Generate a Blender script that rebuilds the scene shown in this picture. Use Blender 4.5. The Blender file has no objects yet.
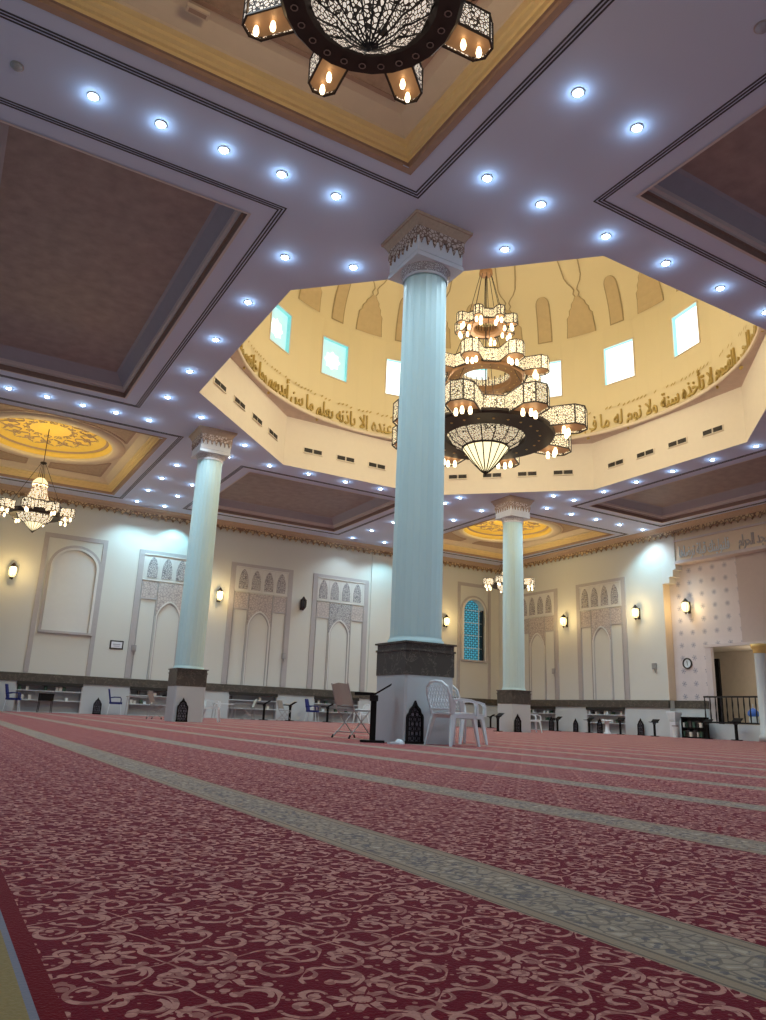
import bpy, bmesh, math, random
from mathutils import Vector, Matrix
random.seed(7)
PI = math.pi
col = bpy.context.scene.collection
sc = bpy.context.scene

# ------------------------------------------------------------------ materials
class N:
    """tiny expression helper over shader math nodes"""
    nt = None
    def __init__(s, k): s.k = k
    @staticmethod
    def m(op, *a, clamp=False):
        n = N.nt.nodes.new('ShaderNodeMath'); n.operation = op; n.use_clamp = clamp
        for i, v in enumerate(a):
            if isinstance(v, N): N.nt.links.new(v.k, n.inputs[i])
            else: n.inputs[i].default_value = v
        return N(n.outputs[0])
    def __add__(s, o): return N.m('ADD', s, o)
    __radd__ = __add__
    def __sub__(s, o): return N.m('SUBTRACT', s, o)
    def __rsub__(s, o): return N.m('SUBTRACT', o, s)
    def __mul__(s, o): return N.m('MULTIPLY', s, o)
    __rmul__ = __mul__
    def __truediv__(s, o): return N.m('DIVIDE', s, o)
    def lt(s, o): return N.m('LESS_THAN', s, o)
    def gt(s, o): return N.m('GREATER_THAN', s, o)
    def abs(s): return N.m('ABSOLUTE', s)
    def mx(s, o): return N.m('MAXIMUM', s, o)
    def mn(s, o): return N.m('MINIMUM', s, o)
    def wrap(s, h): return N.m('WRAP', s, h, -h)
    def frac(s): return N.m('FRACT', s)
    def sin(s): return N.m('SINE', s)

def new_mat(name):
    m = bpy.data.materials.new(name); m.use_nodes = True
    nt = m.node_tree; b = nt.nodes['Principled BSDF']
    return m, nt, b

def objpos(nt):
    tc = nt.nodes.new('ShaderNodeTexCoord'); sp = nt.nodes.new('ShaderNodeSeparateXYZ')
    nt.links.new(tc.outputs['Object'], sp.inputs[0]); N.nt = nt
    return tc, N(sp.outputs[0]), N(sp.outputs[1]), N(sp.outputs[2])

def noise(nt, tc, scale, detail=3, rough=.5):
    n = nt.nodes.new('ShaderNodeTexNoise'); n.inputs['Scale'].default_value = scale
    n.inputs['Detail'].default_value = detail; n.inputs['Roughness'].default_value = rough
    nt.links.new(tc.outputs['Object'], n.inputs['Vector']); return n

def mixc(nt, fac, a, b):
    n = nt.nodes.new('ShaderNodeMix'); n.data_type = 'RGBA'
    if isinstance(fac, N): fac = fac.k
    if isinstance(fac, float): n.inputs[0].default_value = fac
    else: nt.links.new(fac, n.inputs[0])
    for i, c in ((6, a), (7, b)):
        if isinstance(c, tuple): n.inputs[i].default_value = (*c, 1)
        else: nt.links.new(c, n.inputs[i])
    return n.outputs[2]

def mat(name, c, rough=.6, metal=0., var=.12, vscale=6., emit=None, es=0., bump=0., bscale=40., spec=.5, alpha=1.):
    m, nt, b = new_mat(name)
    b.inputs['Roughness'].default_value = rough; b.inputs['Metallic'].default_value = metal
    b.inputs['Specular IOR Level'].default_value = spec
    tc, *_ = objpos(nt)
    nz = noise(nt, tc, vscale)
    o = mixc(nt, nz.outputs[0], tuple(v*(1-var) for v in c), tuple(min(1, v*(1+var)) for v in c))
    nt.links.new(o, b.inputs['Base Color'])
    if emit: b.inputs['Emission Color'].default_value = (*emit, 1); b.inputs['Emission Strength'].default_value = es
    if bump:
        n2 = noise(nt, tc, bscale, 4); bp = nt.nodes.new('ShaderNodeBump'); bp.inputs['Strength'].default_value = bump
        bp.inputs['Distance'].default_value = .01
        nt.links.new(n2.outputs[0], bp.inputs['Height']); nt.links.new(bp.outputs[0], b.inputs['Normal'])
    return m

def marble(name, c, vein, scale=3., rough=.3):
    m, nt, b = new_mat(name); tc, *_ = objpos(nt)
    n = noise(nt, tc, scale, 8, .65); v = nt.nodes.new('ShaderNodeTexVoronoi'); v.feature = 'DISTANCE_TO_EDGE'
    v.inputs['Scale'].default_value = scale*1.3
    ad = nt.nodes.new('ShaderNodeVectorMath'); ad.operation = 'ADD'
    nt.links.new(tc.outputs['Object'], ad.inputs[0]); nt.links.new(n.outputs['Color'], ad.inputs[1]); nt.links.new(ad.outputs[0], v.inputs['Vector'])
    N.nt = nt
    k = N(v.outputs['Distance']).lt(.022)*.5
    base = mixc(nt, n.outputs[0], tuple(x*.7 for x in c), tuple(x*1.3 for x in c))
    nt.links.new(mixc(nt, k, base, vein), b.inputs['Base Color']); b.inputs['Roughness'].default_value = rough
    return m

def filigree(name, light, dark, scale, es=0., thick=.09, rough=.6, glow=None):
    """pierced lacework: voronoi cell edges dark, cells light (optionally glowing)"""
    m, nt, b = new_mat(name); tc, *_ = objpos(nt)
    v = nt.nodes.new('ShaderNodeTexVoronoi'); v.feature = 'DISTANCE_TO_EDGE'; v.inputs['Scale'].default_value = scale
    v2 = nt.nodes.new('ShaderNodeTexVoronoi'); v2.inputs['Scale'].default_value = scale*.55
    nt.links.new(tc.outputs['Object'], v.inputs['Vector']); nt.links.new(tc.outputs['Object'], v2.inputs['Vector'])
    N.nt = nt
    k = N(v.outputs['Distance']).lt(thick).mx(N(v2.outputs['Distance']).lt(.16))
    o = mixc(nt, k, light, dark); nt.links.new(o, b.inputs['Base Color']); b.inputs['Roughness'].default_value = rough
    if es:
        nt.links.new(mixc(nt, k, glow or light, (0.01, .008, .005)), b.inputs['Emission Color']); b.inputs['Emission Strength'].default_value = es
    return m

def carpet():
    m, nt, b = new_mat('prayer_carpet'); tc, x, y, z = objpos(nt)
    nz = noise(nt, tc, 9, 2); d = (N(nz.outputs[0])-.5)*.02
    nz2 = noise(nt, tc, 14, 2); d2 = (N(nz2.outputs[0])-.5)*.02
    xx, yy = x+d, y+d2
    a = (xx-.29).wrap(.13); c = (yy-1.26).wrap(.15)
    a2 = (xx-.42).wrap(.13); c2 = (yy-1.41).wrap(.15)
    inA = ((a.abs()/.26)+(c.abs()/.30)).lt(.5)
    lx = a*inA+a2*(1-inA); ly = c*inA+c2*(1-inA)
    def rad(px, py, qx, qy): return N.m('SQRT', N.m('POWER', px-qx, 2.)+N.m('POWER', py-qy, 2.))
    wv = (((xx+yy)*48.).sin()*.018); wv2 = (((xx-yy)*48.).sin()*.018)
    r0 = rad(lx, ly, 0., 0.); th = N.m('ARCTAN2', ly, lx)
    pet = (th*8.).sin()*.009+.037
    ros = r0.lt(pet)*(1-((r0-.017).abs().lt(.0025)))*(1-(((th*8.+1.57).sin().gt(.86))*r0.gt(.012)))
    pat = ros
    sy = ly.abs(); sx = lx.abs()
    def ring(px, py, qx, qy, R, w, ph, gap=.7):
        r = rad(px, py, qx, qy); t = N.m('ARCTAN2', py-qy, px-qx)
        ww = ((t+ph).sin()*.35+.9)*w
        return (r-R).abs().lt(ww)*((t+ph).sin().gt(-gap))
    pat = pat.mx(ring(lx, sy, 0., .088, .043, .0042, .6)).mx(ring(lx, sy, .012, .084, .021, .0045, 2.6, .35))
    pat = pat.mx(ring(sx, ly, .082, 0., .031, .004, 4.0)).mx(ring(sx, ly, .078, .006, .013, .004, 1.2, .4))
    vine = (((a-.065+wv).abs()).lt(.0035)).mx((((c+.075)+wv2).abs()).lt(.0035))*r0.gt(.05)
    pat = pat.mx(vine).mx(ring(lx, sy, -.03, .118, .02, .0038, 3.3, .5)).mx(ring(sx, ly, .05, .035, .016, .0035, .4, .5))
    pat = pat.mx(rad(lx, sy, -.012, .07).lt(.0085)).mx(rad(sx, ly, .052, .032).lt(.009)).mx(rad(lx, sy, .042, .052).lt(.008))
    v = nt.nodes.new('ShaderNodeTexVoronoi'); v.inputs['Scale'].default_value = 23; nt.links.new(tc.outputs['Object'], v.inputs['Vector'])
    pat = pat.mx(N(v.outputs['Distance']).lt(.17)*r0.gt(.048)*.9)
    v5 = nt.nodes.new('ShaderNodeTexVoronoi'); v5.inputs['Scale'].default_value = 52; nt.links.new(tc.outputs['Object'], v5.inputs['Vector'])
    pat = pat.mx(N(v5.outputs['Distance']).lt(.20)*r0.gt(.05)*.6)
    pat = pat*(1-N(v5.outputs['Distance']).gt(.60)*.45)
    # pile
    pn = noise(nt, tc, 160, 2, .7)
    red = mixc(nt, pn.outputs[0], (.100, .002, .010), (.24, .007, .024))
    cream = mixc(nt, pn.outputs[0], (.46, .20, .16), (.78, .44, .36))
    base = mixc(nt, pat*.95, red, cream)
    # woven bands between the prayer rows
    s = N.m('FRACT', (x-1.05)/1.168)*1.168
    inb = s.lt(.25)*x.gt(1.0)
    cc = (s-.125).abs()
    v3 = nt.nodes.new('ShaderNodeTexVoronoi'); v3.inputs['Scale'].default_value = 52; nt.links.new(tc.outputs['Object'], v3.inputs['Vector'])
    v4 = nt.nodes.new('ShaderNodeTexNoise'); v4.inputs['Scale'].default_value = 7; v4.inputs['Detail'].default_value = 5; nt.links.new(tc.outputs['Object'], v4.inputs['Vector'])
    fl = N(v3.outputs['Distance']).lt(.45)*cc.lt(.075)*(N(v4.outputs[0]).gt(.48)*.55+.25)
    line = (cc-.088).abs().lt(.004).mx((cc-.118).abs().lt(.003))
    bcol = mixc(nt, pn.outputs[0], (.30, .24, .16), (.46, .37, .26))
    bcol = mixc(nt, cc.lt(.082)*.5, bcol, (.46, .41, .32))
    v6 = nt.nodes.new('ShaderNodeTexVoronoi'); v6.feature = 'DISTANCE_TO_EDGE'; v6.inputs['Scale'].default_value = 30; nt.links.new(tc.outputs['Object'], v6.inputs['Vector'])
    bcol = mixc(nt, N(v6.outputs['Distance']).lt(.07)*cc.lt(.078)*.75, bcol, (.17, .16, .13))
    bcol = mixc(nt, N(v6.outputs['Distance']).gt(.30)*cc.lt(.078)*.7, bcol, (.60, .54, .42))
    bcol = mixc(nt, fl, bcol, (.13, .14, .15)); bcol = mixc(nt, line*.8, bcol, (.15, .14, .11))
    out = mixc(nt, inb, base, bcol)
    # edge of the carpet beside the camera
    out = mixc(nt, x.lt(.205), out, (.17, .006, .012))
    out = mixc(nt, x.lt(.176), out, (.25, .27, .33))
    out = mixc(nt, x.lt(.166), out, mixc(nt, pn.outputs[0], (.26, .20, .08), (.42, .34, .16)))
    nt.links.new(out, b.inputs['Base Color']); b.inputs['Roughness'].default_value = .95
    b.inputs['Sheen Weight'].default_value = .36; b.inputs['Sheen Roughness'].default_value = .28; b.inputs['Sheen Tint'].default_value = (1, .60, .72, 1)
    b.inputs['Specular IOR Level'].default_value = .1
    bp = nt.nodes.new('ShaderNodeBump'); bp.inputs['Strength'].default_value = .35; bp.inputs['Distance'].default_value = .004
    nt.links.new(pn.outputs[0], bp.inputs['Height']); nt.links.new(bp.outputs[0], b.inputs['Normal'])
    return m

def emis(name, c, s):
    m, nt, b = new_mat(name); tc, *_ = objpos(nt)
    nz = noise(nt, tc, 3.); N.nt = nt
    o = mixc(nt, nz.outputs[0], tuple(v*.94 for v in c), c)
    b.inputs['Base Color'].default_value = (.6, .6, .6, 1)
    nt.links.new(o, b.inputs['Emission Color']); b.inputs['Emission Strength'].default_value = s
    return m

def tiles():
    m, nt, b = new_mat('starred_tile_wall'); tc, x, y, z = objpos(nt)
    a = (y-.1).wrap(.275); c = (z-.05).wrap(.25)
    r = N.m('SQRT', a*a+c*c); t = N.m('ARCTAN2', c, a)
    k = r.lt((t*6.).sin()*.03+.085)*(1-(r-.055).abs().lt(.008))
    nz = noise(nt, tc, 2.)
    base = mixc(nt, nz.outputs[0], (.62, .58, .60), (.74, .69, .70))
    k2 = (a.abs().gt(.27)).mx(c.abs().gt(.245))*.12
    nt.links.new(mixc(nt, k*.75, mixc(nt, k2, base, (.4, .36, .38)), (.20, .22, .32)), b.inputs['Base Color'])
    b.inputs['Roughness'].default_value = .4
    return m

def lattice_glass():
    m, nt, b = new_mat('turquoise_lattice_glass'); tc, x, y, z = objpos(nt)
    p = (x+z).wrap(.12); q_ = (x-z).wrap(.12)
    k = p.abs().lt(.042).mx(q_.abs().lt(.042))
    r = N.m('SQRT', p*p+q_*q_).lt(.045); k = k*(1-r)
    o = mixc(nt, k, (.07, .40, .56), (.01, .04, .09))
    nt.links.new(o, b.inputs['Base Color']); nt.links.new(o, b.inputs['Emission Color']); b.inputs['Emission Strength'].default_value = .55
    b.inputs['Roughness'].default_value = .2
    return m

M = dict(
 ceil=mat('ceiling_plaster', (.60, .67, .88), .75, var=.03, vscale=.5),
 groove=mat('groove_dark', (.045, .045, .06), .7),
 lip=mat('brown_lip', (.30, .21, .18), .7, var=.15, vscale=8),
 cream=mat('cream_molding', (.62, .57, .58), .6, var=.05),
 slate=mat('slate_cove', (.36, .36, .44), .6, var=.06),
 brownpanel=mat('textured_brown_panel', (.33, .27, .27), .55, var=.35, vscale=3.5, bump=.5, bscale=14),
 yellow=mat('gilded_cove', (.84, .68, .36), .5, var=.06),
 yellow2=mat('gilded_plate', (.86, .62, .12), .5, var=.06),
 beige=mat('beige_panel', (.74, .64, .50), .6, var=.04),
 bracket=mat('brown_bracket', (.42, .29, .22), .6, var=.15),
 domew=mat('dome_cream', (.78, .68, .43), .65, var=.03, vscale=.6),
 octw=mat('octagon_wall', (.80, .74, .62), .7, var=.03),
 soffit=mat('rosy_soffit', (.62, .50, .45), .7),
 niche=mat('tan_relief', (.60, .47, .27), .7, var=.08),
 nedge=mat('relief_edge', (.42, .33, .18), .7),
 gold=mat('gold_lettering', (.52, .38, .12), .4, .2),
 wall=mat('wall_plaster', (.67, .70, .66), .7, var=.03, vscale=.8),
 wallw=mat('panel_white', (.69, .71, .69), .65, var=.03),
 strip=mat('grey_stone_strip', (.45, .44, .45), .6, var=.08, vscale=10),
 dadow=mat('white_marble', (.58, .65, .68), .35, var=.06, vscale=2),
 band=marble('brown_marble', (.085, .075, .062), (.30, .27, .22), 2.5, .3),
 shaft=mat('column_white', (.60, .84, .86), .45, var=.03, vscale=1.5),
 capw=mat('capital_white', (.72, .76, .82), .5, var=.03),
 brown=mat('capital_brown', (.46, .34, .25), .6, var=.2, vscale=20),
 teeth=filigree('carved_teeth', (.62, .52, .46), (.24, .15, .11), 16, thick=.12),
 crown=filigree('carved_cornice', (.58, .44, .26), (.20, .12, .07), 7, thick=.12),
 arab=filigree('arabesque_screen', (.52, .52, .52), (.20, .20, .22), 13, thick=.10),
 arab2=filigree('arabesque_tan', (.55, .51, .49), (.36, .33, .33), 9, thick=.08),
 goldarab=filigree('golden_arabesque', (.84, .62, .20), (.42, .26, .06), 5.5, thick=.07),
 domeneck=filigree('carved_neck', (.70, .72, .76), (.36, .34, .38), 30, thick=.13),
 vent=mat('vent_black', (.02, .018, .015), .6), white=mat('white_plastic', (.76, .85, .90), .35, var=.03),
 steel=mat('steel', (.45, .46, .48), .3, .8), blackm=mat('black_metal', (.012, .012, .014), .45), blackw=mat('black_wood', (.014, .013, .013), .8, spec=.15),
 bronze=mat('dark_bronze', (.042, .032, .028), .45, .5), copper=mat('copper_ring', (.36, .20, .10), .45, .4),
 beigef=mat('beige_fabric', (.56, .57, .50), .8), blue=mat('blue_fabric', (.012, .022, .16), .8), grey=mat('grey_plastic', (.35, .36, .38), .5),
 bulb=emis('bulb_glow', (1, .76, .42), 5.), down=emis('downlight_lens', (.78, .93, 1), 28.),
 shade=filigree('lit_filigree', (.85, .78, .60), (.05, .035, .02), 24, es=.85, glow=(1, .82, .52)),
 shadebig=filigree('lit_filigree_large', (.85, .78, .60), (.05, .035, .02), 17, es=.75, glow=(1, .84, .55)),
 shadenear=filigree('lit_filigree_near', (.85, .78, .68), (.06, .04, .03), 26, es=.72, glow=(1, .86, .72), thick=.13),
 bowl=emis('bowl_glow', (1, .86, .48), 1.5), crystal=emis('crystal_glow', (1, .80, .42), 1.2),
 sconce=emis('sconce_glass', (1, .78, .34), 2.6), sconce_off=mat('sconce_dark_glass', (.02, .025, .04), .2),
 pane=emis('window_daylight', (.86, 1, 1), 1.6), paneb=emis('window_cyan', (.22, .70, .78), .8), reveal=mat('window_reveal', (.35, .75, .78), .5, emit=(.2, .7, .75), es=.25),  # reveals: cyan daylight painted in as a tint and weak glow
 star=emis('star_white', (.85, 1, .98), 1.4), lattice=lattice_glass(), tiles=tiles(), roomtile=mat('room_plaster', (.66, .58, .48), .6, var=.08), shadesmall=filigree('lit_filigree_small', (.9, .82, .62), (.10, .06, .03), 16, es=1.35, glow=(1, .82, .55)), spand=mat('spandrel_brown', (.46, .34, .24), .6, var=.3, vscale=12),
 lanternfloor=mat('lantern_floor', (.30, .17, .09), .5, .2, emit=(.7, .36, .15), es=.16), carpet=carpet(),
 rose=mat('rosy_plaster', (.52, .45, .44), .6, var=.05), goldcap=mat('gold_capital', (.70, .50, .18), .4, .3),
 paper=mat('paper', (.7, .68, .62), .8), bookd=mat('book_dark', (.06, .05, .05), .7), bookr=mat('book_green', (.05, .10, .07), .7), blue2=mat('bright_blue', (.08, .22, .75), .5),
)

# ------------------------------------------------------------------ geometry helpers
class MB:
    def __init__(s): s.v = []; s.f = []
    def add(s, vs, fs):
        k = len(s.v); s.v += [tuple(v) for v in vs]; s.f += [tuple(i+k for i in f) for f in fs]; return s
    def box(s, x0, x1, y0, y1, z0, z1):
        return s.add([(x0,y0,z0),(x1,y0,z0),(x1,y1,z0),(x0,y1,z0),(x0,y0,z1),(x1,y0,z1),(x1,y1,z1),(x0,y1,z1)],
              [(0,3,2,1),(4,5,6,7),(0,1,5,4),(1,2,6,5),(2,3,7,6),(3,0,4,7)])
    def bar(s, a, b, w=.02, h=None, up=(0,0,1)):
        """rectangular bar from a to b"""
        a, b = Vector(a), Vector(b); h = h or w; d = (b-a)
        if d.length < 1e-6: return s
        d.normalize(); u = Vector(up)
        if abs(d.dot(u)) > .98: u = Vector((1, 0, 0))
        r = d.cross(u).normalized()*w/2; t = r.cross(d).normalized()*h/2
        vs = [p+i*r+j*t for p in (a, b) for i, j in ((-1,-1),(1,-1),(1,1),(-1,1))]
        return s.add(vs, [(0,1,2,3),(7,6,5,4),(0,4,5,1),(1,5,6,2),(2,6,7,3),(3,7,4,0)])
    def tube(s, pts, r, n=8, r2=None, caps=True):
        pts = [Vector(p) for p in pts]; rings = []; m = len(pts)
        prev = None
        for i, p in enumerate(pts):
            d = (pts[min(i+1, m-1)]-pts[max(i-1, 0)]).normalized()
            if prev is None:
                u = Vector((0,0,1)) if abs(d.z) < .9 else Vector((1,0,0)); prev = d.cross(u).normalized()
            e = (prev-d*prev.dot(d)).normalized(); prev = e; g = d.cross(e)
            rr = r if r2 is None else r+(r2-r)*i/(m-1)
            rings.append([p+e*rr*math.cos(2*PI*k/n)+g*rr*math.sin(2*PI*k/n) for k in range(n)])
        vs = [v for q in rings for v in q]; fs = []
        for i in range(m-1):
            for k in range(n):
                fs.append((i*n+k, i*n+(k+1)%n, (i+1)*n+(k+1)%n, (i+1)*n+k))
        if caps: fs += [tuple(range(n))[::-1], tuple(range((m-1)*n, m*n))]
        return s.add(vs, fs)
    def lathe(s, prof, n=32, c=(0,0), a0=0., flip=False, capb=False, capt=False):
        vs = [(c[0]+r*math.cos(a0+2*PI*k/n), c[1]+r*math.sin(a0+2*PI*k/n), z) for r, z in prof for k in range(n)]; fs = []
        for i in range(len(prof)-1):
            for k in range(n):
                f = (i*n+k, i*n+(k+1)%n, (i+1)*n+(k+1)%n, (i+1)*n+k); fs.append(f[::-1] if flip else f)
        if capb: fs.append(tuple(range(n))[::-1])
        if capt: fs.append(tuple(range((len(prof)-1)*n, len(prof)*n)))
        return s.add(vs, fs)
    def prism(s, poly, fn, d0, d1):
        """poly = 2D outline; fn(u, v, d) -> point; extruded from depth d0 to d1"""
        n = len(poly); vs = [fn(u, v, d0) for u, v in poly]+[fn(u, v, d1) for u, v in poly]
        return s.add(vs, [tuple(range(n)), tuple(range(n, 2*n))[::-1]]+[(i, i+n, (i+1)%n+n, (i+1)%n) for i in range(n)])
    def ribbon(s, A, B, fn, d0, d1):
        """solid between two equally long 2D polylines A and B"""
        n = len(A); vs = [fn(*p, d0) for p in A]+[fn(*p, d0) for p in B]+[fn(*p, d1) for p in A]+[fn(*p, d1) for p in B]; fs = []
        for i in range(n-1):
            fs += [(i, i+1, n+i+1, n+i), (2*n+i, 3*n+i, 3*n+i+1, 2*n+i+1), (i, 2*n+i, 2*n+i+1, i+1), (n+i, n+i+1, 3*n+i+1, 3*n+i)]
        fs += [(0, n, 3*n, 2*n), (n-1, 3*n-1, 4*n-1, 2*n-1)]
        return s.add(vs, fs)
    def build(s, name, m, parent=None, smooth=False, off=(0,0,0), fix=True):
        me = bpy.data.meshes.new(name)
        me.from_pydata([(v[0]-off[0], v[1]-off[1], v[2]-off[2]) for v in s.v], [], s.f)
        if fix:
            bm = bmesh.new(); bm.from_mesh(me); bmesh.ops.recalc_face_normals(bm, faces=bm.faces); bm.to_mesh(me); bm.free()
        me.materials.append(M[m] if isinstance(m, str) else m)
        if smooth:
            for p in me.polygons: p.use_smooth = True
        me.update()
        o = bpy.data.objects.new(name, me); col.objects.link(o)
        if parent: o.parent = parent
        return o

def tag(o, label, cat, group=None):
    o['label'] = label; o['category'] = cat
    if group: o['group'] = group
    return o
def struct(o): o['kind'] = 'structure'; return o
def empty(name, loc=(0,0,0), rz=0., label=None, cat=None, group=None):
    o = bpy.data.objects.new(name, None); o.empty_display_size = .1; col.objects.link(o); o.location = loc; o.rotation_euler.z = rz
    if label: tag(o, label, cat, group)
    return o
def copy_tree(o, loc=None, rz=None, label=None, group=None, parent=None, scale=None):
    c = o.copy(); col.objects.link(c)
    if parent: c.parent = parent
    if loc is not None: c.location = loc
    if rz is not None: c.rotation_euler.z = rz
    if scale: c.scale = (scale,)*3
    if label: c['label'] = label
    if group: c['group'] = group
    for ch in list(o.children): copy_tree(ch, parent=c)
    return c

CZ = 8.353                      # ceiling height
CX, CY = 12.0, 15.375           # centre of the dome
OH, OC = 7.136, 2.958           # octagon half width / corner
WX_, WY_ = 25.55, 31.58         # the two walls
XL, YN = -1.6, -0.9             # extent of what is built behind the view

# ------------------------------------------------------------------ floor
floor = struct(MB().box(XL, WX_+.6, YN, WY_+.6, -.12, 0).build('floor', 'carpet'))

# ------------------------------------------------------------------ ceiling slab with coffers
coffers = dict(  # outline rect, lip inset, kind
 near=(-1.2, 5.47, .16, 8.76, 'y'), left=(-1.2, 3.80, 10.15, 20.37, 'b'), right=(7.82, 16.2, .16, 7.29, 'b'),
 lc=(-1.2, 5.50, 21.91, 30.5, 'y'), fl=(7.93, 15.24, 23.48, 30.45, 'b'), fr=(20.05, 25.05, 10.3, 20.42, 'b'), fc=(18.42, 25.05, 22.1, 30.5, 'y'))
IN = .5
holes = [(a+IN, b-IN, c+IN, d-IN) for a, b, c, d, k in coffers.values()]
sq = (CX-OH, CX+OH, CY-OH, CY+OH)
xs = sorted({XL, WX_+.5, *[h for r in holes for h in r[:2]], sq[0], sq[1]}); ys = sorted({YN, WY_+.5, *[h for r in holes for h in r[2:]], sq[2], sq[3]})
cm = MB(); TOP = 9.3
def inside(x, y, r): return r[0] < x < r[1] and r[2] < y < r[3]
for i in range(len(xs)-1):
    for j in range(len(ys)-1):
        mx, my = (xs[i]+xs[i+1])/2, (ys[j]+ys[j+1])/2
        if any(inside(mx, my, r) for r in holes+[sq]): continue
        cm.add([(xs[i], ys[j], CZ), (xs[i+1], ys[j], CZ), (xs[i+1], ys[j+1], CZ), (xs[i], ys[j+1], CZ)], [(0, 3, 2, 1)])
oct_ = [(CX-OC, CY-OH), (CX+OC, CY-OH), (CX+OH, CY-OC), (CX+OH, CY+OC), (CX+OC, CY+OH), (CX-OC, CY+OH), (CX-OH, CY+OC), (CX-OH, CY-OC)]
for (cx, cy), a, b in (((sq[0], sq[2]), 7, 0), ((sq[1], sq[2]), 1, 2), ((sq[1], sq[3]), 3, 4), ((sq[0], sq[3]), 5, 6)):
    cm.add([(cx, cy, CZ), (*oct_[a], CZ), (*oct_[b], CZ)], [(0, 1, 2)])
ceiling = struct(cm.build('ceiling', 'ceil', fix=False))
# roof skin above so that no daylight leaks in
rf = MB()
for i in range(len(xs)-1):
    for j in range(len(ys)-1):
        mx, my = (xs[i]+xs[i+1])/2, (ys[j]+ys[j+1])/2
        if inside(mx, my, sq): continue
        rf.add([(xs[i], ys[j], TOP), (xs[i+1], ys[j], TOP), (xs[i+1], ys[j+1], TOP), (xs[i], ys[j+1], TOP)], [(0, 1, 2, 3)])
rf.build('roof_slab', 'ceil', ceiling)

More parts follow.
